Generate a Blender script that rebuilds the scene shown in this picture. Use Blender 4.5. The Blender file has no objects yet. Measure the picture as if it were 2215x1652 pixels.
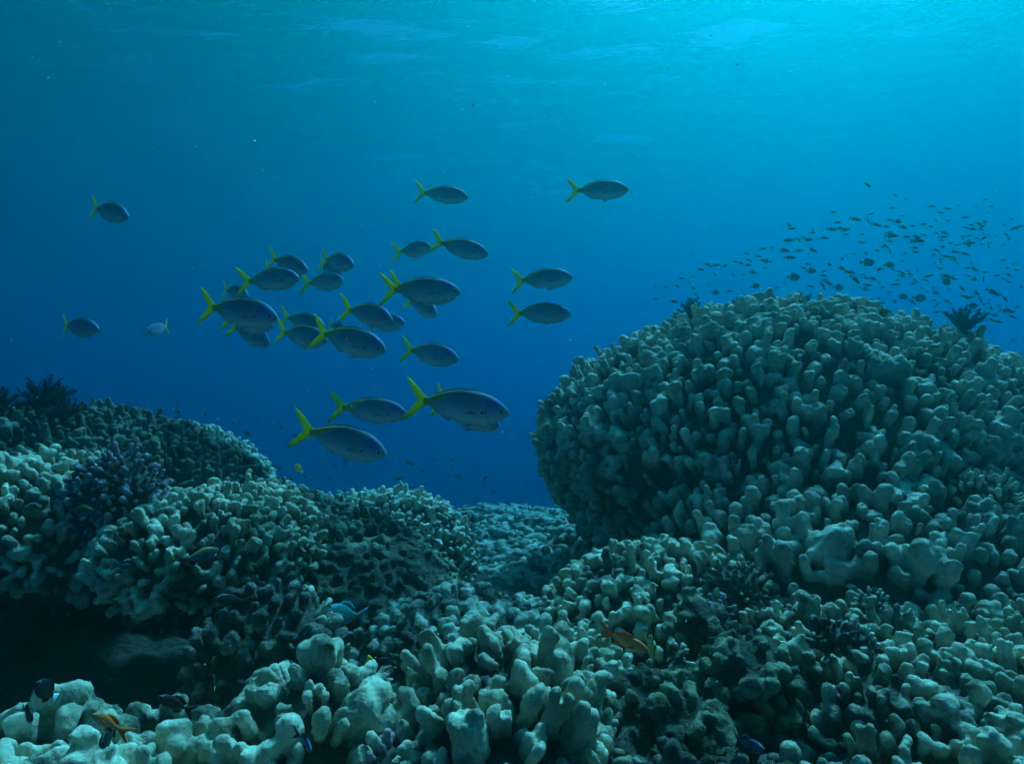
import bpy, math, random
import numpy as np
from mathutils import Vector, Matrix

# ------------------------------------------------------------------ camera, world, sun, exposure
scene = bpy.context.scene
COL = scene.collection
FPX = 1469.0                       # focal length in pixels of a 2214 x 1652 view
cam_d = bpy.data.cameras.new("camera")
cam_d.sensor_width = 36.0
cam_d.lens = 36.0 * FPX / 2214.0
cam_d.clip_start = 0.02
cam_d.clip_end = 500.0
cam = bpy.data.objects.new("camera", cam_d)
cam.location = (0, 0, 0)
cam.rotation_euler = (math.radians(90), 0, 0)
COL.objects.link(cam)
scene.camera = cam

SUN_EL, SUN_AZ = math.radians(56.0), math.radians(32)      # azimuth to the right of the view axis
world = bpy.data.worlds.new("World")
scene.world = world
world.use_nodes = True
wn, wl = world.node_tree.nodes, world.node_tree.links
wn.clear()
w_out = wn.new("ShaderNodeOutputWorld")
w_bg = wn.new("ShaderNodeBackground")
w_sky = wn.new("ShaderNodeTexSky")
w_sky.sky_type = 'NISHITA'
w_sky.sun_disc = False
w_sky.sun_elevation = SUN_EL
w_sky.sun_rotation = SUN_AZ
w_bg.inputs["Strength"].default_value = 0.05
wl.new(w_sky.outputs[0], w_bg.inputs[0])
wl.new(w_bg.outputs[0], w_out.inputs[0])

sun_d = bpy.data.lights.new("sun", 'SUN')
sun_d.energy = 5.0
sun_d.angle = math.radians(10)
sun_d.color = (1.0, 0.93, 0.82)
sun = bpy.data.objects.new("sun", sun_d)
sun_dir = Vector((math.sin(SUN_AZ) * math.cos(SUN_EL), math.cos(SUN_AZ) * math.cos(SUN_EL), math.sin(SUN_EL)))
sun.rotation_euler = sun_dir.to_track_quat('Z', 'Y').to_euler()
COL.objects.link(sun)

scene.view_settings.view_transform = 'Standard'
scene.view_settings.look = 'None'
scene.view_settings.gamma = 1.0
scene.view_settings.exposure = 1.24
scene.render.engine = 'CYCLES'
cy = scene.cycles
cy.use_denoising = True
cy.max_bounces = 10
cy.diffuse_bounces = 3
cy.glossy_bounces = 2
cy.transmission_bounces = 2
cy.volume_bounces = 6
cy.transparent_max_bounces = 8
cy.sample_clamp_indirect = 8.0

WATER_Z = 11.5

# ------------------------------------------------------------------ helpers
def tag(o, label=None, cat=None, group=None, kind=None):
    if label: o["label"] = label
    if cat: o["category"] = cat
    if group: o["group"] = group
    if kind: o["kind"] = kind
    return o

def at(u, v, y):
    """A point y metres ahead seen at (u, v) of a 2214 x 1652 view."""
    return np.array([(u - 1107.0) / FPX * y, y, (826.0 - v) / FPX * y])

def mesh_np(name, V, F, mat=None, smooth=True, parent=None, attr=None):
    """V (n,3), F list of faces or an (m,k) array."""
    me = bpy.data.meshes.new(name)
    V = np.ascontiguousarray(V, dtype=np.float32)
    if isinstance(F, np.ndarray):
        m, k = F.shape
        me.vertices.add(len(V)); me.vertices.foreach_set("co", V.ravel())
        me.loops.add(m * k); me.loops.foreach_set("vertex_index", F.astype(np.int32).ravel())
        me.polygons.add(m)
        me.polygons.foreach_set("loop_start", np.arange(0, m * k, k, dtype=np.int32))
        me.polygons.foreach_set("loop_total", np.full(m, k, dtype=np.int32))
        me.update(calc_edges=True)
    else:
        me.from_pydata([tuple(map(float, p)) for p in V], [], [tuple(map(int, f)) for f in F])
        me.update()
    if smooth:
        me.polygons.foreach_set("use_smooth", np.ones(len(me.polygons), dtype=bool))
    if attr:
        for an, av in attr.items():
            a = me.attributes.new(an, 'FLOAT', 'POINT')
            a.data.foreach_set("value", np.asarray(av, dtype=np.float32))
    me.validate()
    if mat: me.materials.append(mat)
    o = bpy.data.objects.new(name, me)
    COL.objects.link(o)
    if parent: o.parent = parent
    return o

class Sines:
    """Cheap smooth 3-D noise: a sum of randomly directed sines, about -1..1."""
    def __init__(self, seed, freq, n=7):
        r = np.random.default_rng(seed)
        d = r.normal(size=(n, 3)); d /= np.linalg.norm(d, axis=1)[:, None]
        self.k = (d * (freq * r.uniform(0.55, 1.6, size=(n, 1)))).astype(np.float32)
        self.ph = r.uniform(0, 6.283, size=n).astype(np.float32)
        self.n = n
    def __call__(self, P):
        out = np.zeros(P.shape[:-1], dtype=np.float32)
        for k, ph in zip(self.k, self.ph):
            out += np.sin(P[..., 0] * k[0] + P[..., 1] * k[1] + P[..., 2] * k[2] + ph)
        return out * (1.5 / self.n)

def smin(a, b, k):
    h = np.maximum(k - np.abs(a - b), 0.0) / k
    return np.minimum(a, b) - h * h * k * 0.25

def smax(a, b, k):
    return -smin(-a, -b, k)

def surface_nets(v):
    s = v < 0
    cnt = np.zeros(tuple(n - 1 for n in v.shape), dtype=np.uint8)
    for i in (0, 1):
        for j in (0, 1):
            for k in (0, 1):
                cnt += s[i:s.shape[0] - 1 + i, j:s.shape[1] - 1 + j, k:s.shape[2] - 1 + k]
    act = (cnt > 0) & (cnt < 8)
    idx = np.full(act.shape, -1, dtype=np.int32)
    ac = np.argwhere(act)
    idx[act] = np.arange(len(ac), dtype=np.int32)
    offs = np.array([(i, j, k) for i in (0, 1) for j in (0, 1) for k in (0, 1)])
    cv = [v[ac[:, 0] + o[0], ac[:, 1] + o[1], ac[:, 2] + o[2]] for o in offs]
    sm = np.zeros((len(ac), 3), dtype=np.float32); ct = np.zeros(len(ac), dtype=np.float32)
    for a in range(8):
        for ax in range(3):
            if offs[a][ax] == 0:
                b = a + (4, 2, 1)[ax]
                m = (cv[a] < 0) != (cv[b] < 0)
                t = np.where(m, cv[a] / np.where(m, cv[a] - cv[b], 1), 0)
                p = np.repeat(offs[a][None, :].astype(np.float32), len(ac), 0)
                p[:, ax] += t
                sm += p * m[:, None]; ct += m
    V = ac + sm / ct[:, None]
    quads = []
    # x edges
    for ax in range(3):
        sl0 = [slice(1, None)] * 3; sl1 = [slice(1, None)] * 3
        sl0[ax] = slice(0, -1); sl1[ax] = slice(1, None)
        a = s[tuple(sl0)]; b = s[tuple(sl1)]
        e = np.argwhere(a != b)
        for q in range(3):
            if q != ax: e[:, q] += 1
        o1, o2 = (ax + 1) % 3, (ax + 2) % 3
        keep = (e[:, o1] < act.shape[o1]) & (e[:, o2] < act.shape[o2])
        e = e[keep]
        ins = s[e[:, 0], e[:, 1], e[:, 2]]
        def cell(d1, d2):
            c = e.copy(); c[:, o1] += d1; c[:, o2] += d2
            return idx[c[:, 0], c[:, 1], c[:, 2]]
        Q = np.stack([cell(-1, -1), cell(0, -1), cell(0, 0), cell(-1, 0)], 1)
        Q[~ins] = Q[~ins][:, ::-1]
        quads.append(Q)
    F = np.concatenate(quads)
    F = F[(F >= 0).all(1)]
    return V, F

def unit(a):
    return a / np.maximum(np.linalg.norm(a, axis=-1, keepdims=True), 1e-9)

def blob_base(ells, k=0.12, namp=0.03, nfreq=5.0, seed=0):
    """Smooth union of ellipsoids with a lumpy outline: the body a colony grows on."""
    n1 = Sines(seed + 1, nfreq); n2 = Sines(seed + 2, nfreq * 2.7)
    E = [(np.array(c, dtype=np.float32), np.array(r, dtype=np.float32)) for c, r in ells]
    def f(P):
        d = None
        for c, r in E:
            q = (P - c) / r
            l = np.sqrt((q * q).sum(-1) + 1e-9)
            g = np.sqrt(((q / r) ** 2).sum(-1) + 1e-9)
            e = l * (l - 1.0) / g
            d = e if d is None else smin(d, e, k)
        return (d + namp * n1(P) + namp * 0.4 * n2(P)).astype(np.float32)
    return f

def grid_pts(lo, n, res):
    ax = [lo[i] + res * np.arange(n[i], dtype=np.float32) for i in range(3)]
    return ax

def eval_grid(f, lo, n, res):
    ax = grid_pts(lo, n, res)
    out = np.empty(tuple(n), dtype=np.float32)
    Y, Z = np.meshgrid(ax[1], ax[2], indexing='ij')
    step = max(1, int(2.0e6 // (n[1] * n[2] + 1)))
    for i in range(0, n[0], step):
        xs = ax[0][i:i + step]
        P = np.empty((len(xs), n[1], n[2], 3), dtype=np.float32)
        P[..., 0] = xs[:, None, None]; P[..., 1] = Y; P[..., 2] = Z
        out[i:i + step] = f(P)
    return out

def upsample(C, k, n):
    for ax in range(3):
        m = n[ax]; t = np.arange(m, dtype=np.float32) / k
        i = np.minimum(t.astype(int), C.shape[ax] - 2); w = (t - i).astype(np.float32)
        sh = [1, 1, 1]; sh[ax] = m; w = w.reshape(sh)
        C = np.take(C, i, ax) * (1 - w) + np.take(C, i + 1, ax) * w
    return C

def colony(name, ells, res, r, h, space, mat, seed=0, up=0.5, bk=0.12, bamp=0.03, bfreq=5.0, kinds=(45, 22, 20, 13),
           dimple=0.25, rvar=0.28, hvar=0.35, club=1.0, k_lobe=0.006, fine=0.0015, keep=None, jit=0.35, warp=0.25, pad=None, size=None, clip_lo=None, clip_hi=None, lump=0.22, rough=0.0, dimr=(.42, .66)):
    """One coral colony as one continuous surface: lobed columns grown out of a lumpy body and fused where they touch."""
    rng = np.random.default_rng(seed)
    base = blob_base(ells, bk, bamp, bfreq, seed)
    pad = pad or (h * 1.6 + r * 2 + bamp * 1.5)
    cs = np.array([c for c, _ in ells]); rs = np.array([q for _, q in ells])
    lo = (cs - rs).min(0) - pad; hi = (cs + rs).max(0) + pad
    if clip_lo is not None: lo = np.maximum(lo, clip_lo)
    if clip_hi is not None: hi = np.minimum(hi, clip_hi)
    n = np.ceil((hi - lo) / res).astype(int) + 1
    D = upsample(eval_grid(base, lo, n // 3 + 2, res * 3), 3, n)
    # growth sites
    cres = max(res * 2.0, space * 0.4)
    cn = np.ceil((hi - lo) / cres).astype(int) + 1
    cv, _ = surface_nets(eval_grid(base, lo, cn, cres))
    P = (lo + cv * cres).astype(np.float32)
    P = P + rng.uniform(-0.3, 0.3, P.shape).astype(np.float32) * cres
    e = 0.01
    N = np.stack([base(P + np.array(d, dtype=np.float32) * e) - base(P - np.array(d, dtype=np.float32) * e)
                  for d in ((1, 0, 0), (0, 1, 0), (0, 0, 1))], -1)
    N = unit(N)
    ok = N[:, 2] > -0.75
    if keep is not None: ok &= keep(P, N)
    P, N = P[ok], N[ok]
    order = rng.permutation(len(P))
    acc = np.empty((len(P), 3), dtype=np.float32); asz = np.empty(len(P), dtype=np.float32); na = 0
    sites = []
    for i in order:
        p = P[i]
        sc = float(size(p)) if size is not None else 1.0
        s_i = space * sc * rng.uniform(0.75, 1.3)
        if na:
            d2 = ((acc[:na] - p) ** 2).sum(1)
            if (d2 < (0.5 * (asz[:na] + s_i)) ** 2).any(): continue
        acc[na] = p; asz[na] = s_i; na += 1
        sites.append((p, N[i], sc))
    wn_ = Sines(seed + 11, 1.1 / r, 5); wn2 = Sines(seed + 12, 1.1 / r, 5); wl3 = Sines(seed + 13, 2.3 / r, 6)
    kinds = np.array(kinds, dtype=float); kinds /= kinds.sum()
    ax = grid_pts(lo, n, res)
    for p, nn, sc in sites:
        a = unit(nn + np.array([0, 0, up]) + rng.normal(size=3) * 0.16)
        t1 = unit(np.cross(a, rng.normal(size=3))); t2 = np.cross(a, t1)
        kd = rng.choice(4, p=kinds)
        rr = r * sc * math.exp(rng.normal() * rvar * 0.7)
        hh = h * sc * (1 + rng.normal() * hvar)
        hh = max(hh, 0.25 * h)
        off = []
        if kd == 0: off = [(0, 0)]
        elif kd == 1: off = [(-0.65, 0), (0.65, rng.normal() * 0.2)]
        elif kd == 2:
            m = rng.integers(3, 5); cur = rng.normal() * 0.5
            off = [((q - (m - 1) / 2) * 1.15, cur * (q - (m - 1) / 2) ** 2 * 0.5) for q in range(m)]
        else:
            m = rng.integers(4, 7); R = rng.uniform(0.95, 1.3); gap = rng.uniform(0.6, 1.0); st = rng.uniform(0, 6.28)
            off = [(R * math.cos(st + 6.283 * gap * q / m), R * math.sin(st + 6.283 * gap * q / m)) for q in range(m)]
        rad = rr if kd < 2 else rr * 0.82
        caps = []
        for (ox, oy) in off:
            b0 = p + (t1 * ox + t2 * oy) * rr
            hq = hh * (1 + rng.normal() * 0.16)
            top = b0 + a * hq + (t1 * rng.normal() + t2 * rng.normal()) * rr * jit
            r1 = rad * rng.uniform(0.85, 1.12) * club
            caps.append((b0 - a * rr * 1.2, top, rad * rng.uniform(0.75, 0.98), r1))
        bl = np.min([np.minimum(c[0] - c[2], c[1] - c[3]) for c in caps], 0) - rr * 0.6
        bh = np.max([np.maximum(c[0] + c[2], c[1] + c[3]) for c in caps], 0) + rr * 0.6
        i0 = np.clip(np.floor((bl - lo) / res).astype(int), 0, n - 1)
        i1 = np.clip(np.ceil((bh - lo) / res).astype(int) + 1, 1, n)
        if (i1 - i0 < 2).any(): continue
        X = np.stack(np.meshgrid(*[ax[q][i0[q]:i1[q]] for q in range(3)], indexing='ij'), -1)
        if warp:
            w1 = wn_(X); w2 = wn2(X)
            X = X + (w1[..., None] * t1.astype(np.float32) + w2[..., None] * t2.astype(np.float32)) * (warp * rr)
        d = None
        for p0, p1, r0, r1 in caps:
            ab = (p1 - p0).astype(np.float32); pa = X - p0.astype(np.float32)
            t = np.clip((pa @ ab) / float(ab @ ab), 0, 1)
            q = np.sqrt(((pa - t[..., None] * ab) ** 2).sum(-1)) - (r0 + (r1 - r0) * t)
            d = q if d is None else smin(d, q, rr * 0.55)
        if rng.random() < dimple:
            c = caps[rng.integers(len(caps))] if kd != 3 else (0, p + a * (hh + rr * 0.5), 0, 0)
            cpos = c[1] + a * rr * rng.uniform(0.92, 1.1) + (t1 * rng.normal() + t2 * rng.normal()) * rr * 0.25
            rd = rr * rng.uniform(*dimr)
            d = smax(d, -(np.sqrt(((X - cpos.astype(np.float32)) ** 2).sum(-1)) - rd), rr * 0.35)
        if lump: d = d + wl3(X) * (lump * rr)
        sl = tuple(slice(i0[q], i1[q]) for q in range(3))
        D[sl] = smin(D[sl], d, k_lobe)
    lv1 = Sines(seed + 31, 14.0); lv2 = Sines(seed + 32, 60.0)
    rn1 = Sines(seed + 41, 70.0, 9); rn2 = Sines(seed + 42, 160.0, 9); rn3 = Sines(seed + 43, 330.0, 9)
    if fine:
        fn = Sines(seed + 21, 260.0 * 0.03 / r if r > 0.01 else 260.0, 6)
    V, F = surface_nets(D)
    V = (lo + V * res).astype(np.float32)
    live_lit = np.clip((base(V) + 0.20 * h * (lv1(V) + 0.6 * lv2(V))) / h, -1, 2)
    if fine:
        f0 = fn(V)
        g = np.zeros_like(V)
        fv = V[F]
        fnm = np.cross(fv[:, 2] - fv[:, 0], fv[:, 3] - fv[:, 1])
        for q in range(4): np.add.at(g, F[:, q], fnm)
        V = V + unit(g) * (f0 * fine + (rough * (rn1(V) + 0.6 * np.abs(rn2(V)) + 0.4 * rn3(V)) if rough else 0))[:, None]
    return mesh_np(name, V, F, mat, attr={'live_lit': live_lit})

# ------------------------------------------------------------------ materials
def new_mat(name):
    m = bpy.data.materials.new(name); m.use_nodes = True
    nt = m.node_tree
    return m, nt, nt.nodes["Principled BSDF"]

def coral_mat(name, c1, c2, scale=9.0, dead=0.35, dead_shade_col=(0.10, 0.10, 0.055), dead_shade_col2=(0.17, 0.14, 0.13), bump=0.35, grain=420.0, dead_scale=3.2, live_lit_lo=0.34):
    m, nt, b = new_mat(name)
    N, L = nt.nodes, nt.links
    tc = N.new("ShaderNodeTexCoord")
    n1 = N.new("ShaderNodeTexNoise"); n1.inputs["Scale"].default_value = scale; n1.inputs["Detail"].default_value = 5
    L.new(tc.outputs["Object"], n1.inputs["Vector"])
    r1 = N.new("ShaderNodeValToRGB"); r1.color_ramp.elements[0].position = 0.35; r1.color_ramp.elements[1].position = 0.65
    r1.color_ramp.elements[0].color = (*c1, 1); r1.color_ramp.elements[1].color = (*c2, 1)
    L.new(n1.outputs["Fac"], r1.inputs["Fac"])
    # speckle of polyps
    vo = N.new("ShaderNodeTexVoronoi"); vo.inputs["Scale"].default_value = grain
    L.new(tc.outputs["Object"], vo.inputs["Vector"])
    mr = N.new("ShaderNodeMapRange"); mr.inputs[1].default_value = 0.0; mr.inputs[2].default_value = 0.7; mr.inputs[3].default_value = 1.12; mr.inputs[4].default_value = 0.8
    L.new(vo.outputs["Distance"], mr.inputs[0])
    # mottling of the tissue, and paler growing tips with painted sun and shade
    nm = N.new("ShaderNodeTexNoise"); nm.inputs["Scale"].default_value = 55; nm.inputs["Detail"].default_value = 4; nm.inputs["Roughness"].default_value = 0.65
    L.new(tc.outputs["Object"], nm.inputs["Vector"])
    a0 = N.new("ShaderNodeAttribute"); a0.attribute_name = "live_lit"
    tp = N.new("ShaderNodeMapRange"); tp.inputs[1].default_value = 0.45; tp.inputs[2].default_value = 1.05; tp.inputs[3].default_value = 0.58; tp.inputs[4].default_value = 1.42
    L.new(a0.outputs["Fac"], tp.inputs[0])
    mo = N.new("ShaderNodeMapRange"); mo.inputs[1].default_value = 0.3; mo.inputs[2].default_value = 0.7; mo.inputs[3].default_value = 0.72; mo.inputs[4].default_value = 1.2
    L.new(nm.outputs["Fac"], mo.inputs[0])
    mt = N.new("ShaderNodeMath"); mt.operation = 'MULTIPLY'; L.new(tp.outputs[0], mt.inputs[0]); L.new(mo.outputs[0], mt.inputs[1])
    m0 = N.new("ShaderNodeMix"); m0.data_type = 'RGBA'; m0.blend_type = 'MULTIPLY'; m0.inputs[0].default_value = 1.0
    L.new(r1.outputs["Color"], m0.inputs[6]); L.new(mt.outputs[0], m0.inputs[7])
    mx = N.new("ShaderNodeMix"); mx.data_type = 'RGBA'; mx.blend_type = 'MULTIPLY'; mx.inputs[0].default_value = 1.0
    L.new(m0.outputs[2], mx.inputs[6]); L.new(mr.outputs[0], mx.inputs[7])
    # dead, overgrown patches
    n2 = N.new("ShaderNodeTexNoise"); n2.inputs["Scale"].default_value = dead_scale; n2.inputs["Detail"].default_value = 8; n2.inputs["Roughness"].default_value = 0.62
    L.new(tc.outputs["Object"], n2.inputs["Vector"])
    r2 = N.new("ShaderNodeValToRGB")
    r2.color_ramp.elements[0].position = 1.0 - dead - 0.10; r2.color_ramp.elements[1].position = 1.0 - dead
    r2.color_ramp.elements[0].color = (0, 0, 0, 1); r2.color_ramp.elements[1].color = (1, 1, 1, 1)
    # living tissue ends part of the way down each column: below it the skeleton is bare and overgrown, with gap shade painted in
    at_ = N.new("ShaderNodeAttribute"); at_.attribute_name = "live_lit"
    lr = N.new("ShaderNodeMapRange"); lr.inputs[1].default_value = live_lit_lo; lr.inputs[2].default_value = live_lit_lo + 0.12; lr.inputs[3].default_value = 0.3; lr.inputs[4].default_value = 0.0
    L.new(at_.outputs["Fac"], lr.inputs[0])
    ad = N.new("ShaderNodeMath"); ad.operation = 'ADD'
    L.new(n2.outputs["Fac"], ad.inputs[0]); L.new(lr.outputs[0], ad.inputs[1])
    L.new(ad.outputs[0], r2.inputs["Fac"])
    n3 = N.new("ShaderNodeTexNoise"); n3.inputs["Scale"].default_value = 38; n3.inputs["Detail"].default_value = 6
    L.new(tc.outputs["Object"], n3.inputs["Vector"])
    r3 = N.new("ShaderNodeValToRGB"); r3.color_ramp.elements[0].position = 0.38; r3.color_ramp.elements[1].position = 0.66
    r3.color_ramp.elements[0].color = (*dead_shade_col, 1); r3.color_ramp.elements[1].color = (*dead_shade_col2, 1)
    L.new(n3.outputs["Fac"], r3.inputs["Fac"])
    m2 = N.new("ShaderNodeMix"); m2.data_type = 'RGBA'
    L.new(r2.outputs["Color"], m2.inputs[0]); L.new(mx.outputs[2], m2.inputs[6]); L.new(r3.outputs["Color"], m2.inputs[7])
    L.new(m2.outputs[2], b.inputs["Base Color"])
    b.inputs["Roughness"].default_value = 0.85
    b.inputs["Specular IOR Level"].default_value = 0.15
    # bump: fine grain, rougher where overgrown
    n4 = N.new("ShaderNodeTexNoise"); n4.inputs["Scale"].default_value = 120; n4.inputs["Detail"].default_value = 6; n4.inputs["Roughness"].default_value = 0.7
    L.new(tc.outputs["Object"], n4.inputs["Vector"])
    mm = N.new("ShaderNodeMath"); mm.operation = 'MULTIPLY_ADD'; mm.inputs[1].default_value = 2.5; mm.inputs[2].default_value = 0.5
    L.new(r2.outputs["Color"], mm.inputs[0])
    m3 = N.new("ShaderNodeMath"); m3.operation = 'MULTIPLY'
    L.new(n4.outputs["Fac"], m3.inputs[0]); L.new(mm.outputs[0], m3.inputs[1])
    bp = N.new("ShaderNodeBump"); bp.inputs["Strength"].default_value = min(1, bump * 1.8); bp.inputs["Distance"].default_value = 0.013
    L.new(m3.outputs[0], bp.inputs["Height"]); L.new(bp.outputs[0], b.inputs["Normal"])
    return m

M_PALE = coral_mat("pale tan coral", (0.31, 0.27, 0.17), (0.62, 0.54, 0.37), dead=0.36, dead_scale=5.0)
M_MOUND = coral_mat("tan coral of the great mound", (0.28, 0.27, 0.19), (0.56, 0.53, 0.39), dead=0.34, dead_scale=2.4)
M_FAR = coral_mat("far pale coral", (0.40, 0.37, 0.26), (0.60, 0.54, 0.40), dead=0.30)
M_DEAD = coral_mat("half dead coral", (0.38, 0.34, 0.23), (0.60, 0.53, 0.40), dead=0.5, dead_shade_col=(0.12, 0.11, 0.05), dead_shade_col2=(0.28, 0.24, 0.22), bump=0.6, dead_scale=7)
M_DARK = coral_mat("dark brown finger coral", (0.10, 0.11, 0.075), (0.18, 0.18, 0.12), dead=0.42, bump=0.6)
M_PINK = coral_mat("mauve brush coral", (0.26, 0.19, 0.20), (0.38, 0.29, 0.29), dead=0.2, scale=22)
M_TURF = coral_mat("turf covered rock", (0.13, 0.13, 0.07), (0.30, 0.28, 0.17), dead=0.45, dead_shade_col=(0.08, 0.09, 0.05), dead_shade_col2=(0.25, 0.21, 0.17), bump=0.9, scale=16)
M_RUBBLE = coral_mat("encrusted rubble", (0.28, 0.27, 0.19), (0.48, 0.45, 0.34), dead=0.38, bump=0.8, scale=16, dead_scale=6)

# ------------------------------------------------------------------ seabed, water surface
def seabed_z(X, Y):
    z = np.interp(Y, [-40, -3, 0, 0.8, 1.3, 2.0, 2.6, 4, 6, 8, 11, 16, 95], [-1.4, -1.1, -0.95, -0.86, -0.88, -0.95, -0.92, -1.10, -1.30, -1.9, -3.4, -5.5, -12])
    z = z + 0.0 * X
    return z

def axis(lo, hi, near_lo, near_hi, fine, coarse):
    a = [near_lo]
    while a[-1] < near_hi: a.append(a[-1] + fine)
    s = fine; b = [a[-1]]
    while b[-1] < hi: s = min(s * 1.15, coarse); b.append(b[-1] + s)
    s = fine; c = [near_lo]
    while c[-1] > lo: s = min(s * 1.15, coarse); c.append(c[-1] - s)
    return np.array(sorted(set(c + a + b)), dtype=np.float32)

xs = axis(-64, 64, -3.0, 3.2, 0.022, 2.0); ys = axis(-34, 94, 0.7, 5.0, 0.022, 2.0)
X, Y = np.meshgrid(xs, ys, indexing='ij')
Z = seabed_z(X, Y).astype(np.float32)
P = np.stack([X, Y, np.zeros_like(X)], -1)
Z += 0.07 * Sines(5, 3.0)(P) + 0.03 * Sines(6, 11.0)(P) + 0.014 * np.abs(Sines(7, 38.0)(P)) + 0.010 * Sines(8, 90.0)(P)
P[..., 2] = Z
nx, ny = len(xs), len(ys)
I = np.arange(nx * ny).reshape(nx, ny)
F = np.stack([I[:-1, :-1], I[1:, :-1], I[1:, 1:], I[:-1, 1:]], -1).reshape(-1, 4)
tag(mesh_np("seabed", P.reshape(-1, 3), F, M_TURF), kind='structure')

# wavy underside of the sea surface
m, nt, b = new_mat("sea surface")
N, L = nt.nodes, nt.links
N.remove(b)
fr = N.new("ShaderNodeFresnel"); fr.inputs["IOR"].default_value = 1.33
tr = N.new("ShaderNodeBsdfTransparent"); gl = N.new("ShaderNodeBsdfGlossy"); gl.inputs["Roughness"].default_value = 0.04
mix = N.new("ShaderNodeMixShader")
tc = N.new("ShaderNodeTexCoord"); ns = N.new("ShaderNodeTexNoise")
ns.inputs["Scale"].default_value = 1.5; ns.inputs["Detail"].default_value = 5; ns.inputs["Roughness"].default_value = 0.5
mpw = N.new("ShaderNodeMapping"); mpw.inputs["Scale"].default_value = (0.7, 1.5, 1)
mpw.inputs["Rotation"].default_value = (0, 0, 0.3)
L.new(tc.outputs["Object"], mpw.inputs["Vector"]); L.new(mpw.outputs[0], ns.inputs["Vector"])
bp = N.new("ShaderNodeBump"); bp.inputs["Strength"].default_value = 1.0; bp.inputs["Distance"].default_value = 0.10
L.new(ns.outputs["Fac"], bp.inputs["Height"])
L.new(bp.outputs[0], fr.inputs["Normal"]); L.new(bp.outputs[0], gl.inputs["Normal"])
L.new(fr.outputs[0], mix.inputs[0]); L.new(tr.outputs[0], mix.inputs[1]); L.new(gl.outputs[0], mix.inputs[2])
L.new(mix.outputs[0], N["Material Output"].inputs["Surface"])
M_SEA = m
wr = np.random.default_rng(42)
xs = np.arange(-64, 64.01, 0.25, dtype=np.float32); ys = np.arange(-34, 94.01, 0.25, dtype=np.float32)
X, Y = np.meshgrid(xs, ys, indexing='ij')
Z = np.zeros_like(X)
for i in range(26):
    lam = 0.9 * 1.13 ** i if i < 14 else wr.uniform(0.8, 3.6)
    th = math.radians(wr.normal(75, 30)); k = 6.283 / lam
    Z += 0.0116 * lam ** 0.8 * np.sin(k * (X * math.cos(th) + Y * math.sin(th)) + wr.uniform(0, 6.28))
P = np.stack([X, Y, WATER_Z + 0.75 + Z], -1)
nx, ny = len(xs), len(ys)
I = np.arange(nx * ny).reshape(nx, ny)
F = np.stack([I[:-1, :-1], I[1:, :-1], I[1:, 1:], I[:-1, 1:]], -1).reshape(-1, 4)
tag(mesh_np("water", P.reshape(-1, 3), F, M_SEA), kind='structure')

# the body of water itself: an even haze that tints and fades everything with distance
m, nt, b = new_mat("sea water")
nt.nodes.remove(b)
pv = nt.nodes.new("ShaderNodeVolumePrincipled")
pv.inputs["Density"].default_value = 0.185
pv.inputs["Color"].default_value = (0.0, 0.2324, 0.1946, 1)
pv.inputs["Absorption Color"].default_value = (0.0, 0.4017, 0.7671, 1)
pv.inputs["Anisotropy"].default_value = 0.87
nt.links.new(pv.outputs[0], nt.nodes["Material Output"].inputs["Volume"])
x0, x1, y0, y1, z0, z1 = -62, 62, -32, 92, -16.0, WATER_Z
V = [(x, y, z) for x in (x0, x1) for y in (y0, y1) for z in (z0, z1)]
Fh = [(0, 1, 3, 2), (4, 6, 7, 5), (0, 4, 5, 1), (2, 3, 7, 6), (0, 2, 6, 4), (1, 5, 7, 3)]
tag(mesh_np("haze", np.array(V), Fh, m, smooth=False), kind='stuff')
# ------------------------------------------------------------------ the reef, colony by colony
CG = "coral colonies of the reef"
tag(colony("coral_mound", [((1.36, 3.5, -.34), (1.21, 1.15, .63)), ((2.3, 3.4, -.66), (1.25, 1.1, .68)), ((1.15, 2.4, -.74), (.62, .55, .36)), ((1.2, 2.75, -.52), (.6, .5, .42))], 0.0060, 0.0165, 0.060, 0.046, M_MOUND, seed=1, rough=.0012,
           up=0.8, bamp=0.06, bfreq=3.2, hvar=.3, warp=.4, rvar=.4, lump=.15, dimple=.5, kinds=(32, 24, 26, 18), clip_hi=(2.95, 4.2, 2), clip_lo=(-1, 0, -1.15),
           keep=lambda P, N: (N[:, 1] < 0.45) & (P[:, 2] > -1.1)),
    "great domed coral mound of knobbly columns rising at the right", "coral", CG)
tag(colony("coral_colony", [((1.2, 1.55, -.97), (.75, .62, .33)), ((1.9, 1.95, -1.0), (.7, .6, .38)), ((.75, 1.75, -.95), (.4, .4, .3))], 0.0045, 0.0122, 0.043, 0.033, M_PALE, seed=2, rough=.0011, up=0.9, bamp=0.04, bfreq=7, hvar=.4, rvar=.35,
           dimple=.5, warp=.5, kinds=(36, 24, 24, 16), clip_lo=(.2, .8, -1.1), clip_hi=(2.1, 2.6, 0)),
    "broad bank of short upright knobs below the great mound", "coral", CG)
tag(colony("coral_colony", [((.48, 2.1, -.88), (.42, .36, .34)), ((.0, 1.75, -.88), (.38, .18, .21))], 0.0047, 0.0133, 0.038, 0.033, M_PALE, seed=3, rough=.0011, up=0.7, bamp=0.03, bfreq=6, warp=.5, dimple=.45, clip_lo=(-1, 1, -1)),
    "saddle of rounded knobs climbing from the centre to the foot of the great mound", "coral", CG)
tag(colony("coral_colony", [((-.03, 1.22, -.84), (.2, .28, .30))], 0.0038, 0.0130, 0.052, 0.032, M_PALE, seed=4, rough=.0011, up=0.8, bamp=0.03, bfreq=7, kinds=(36, 24, 24, 16), dimple=.55, warp=.45, rvar=.35),
    "cream coral cluster of tall fused columns in the middle of the near reef", "coral", CG)
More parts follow.
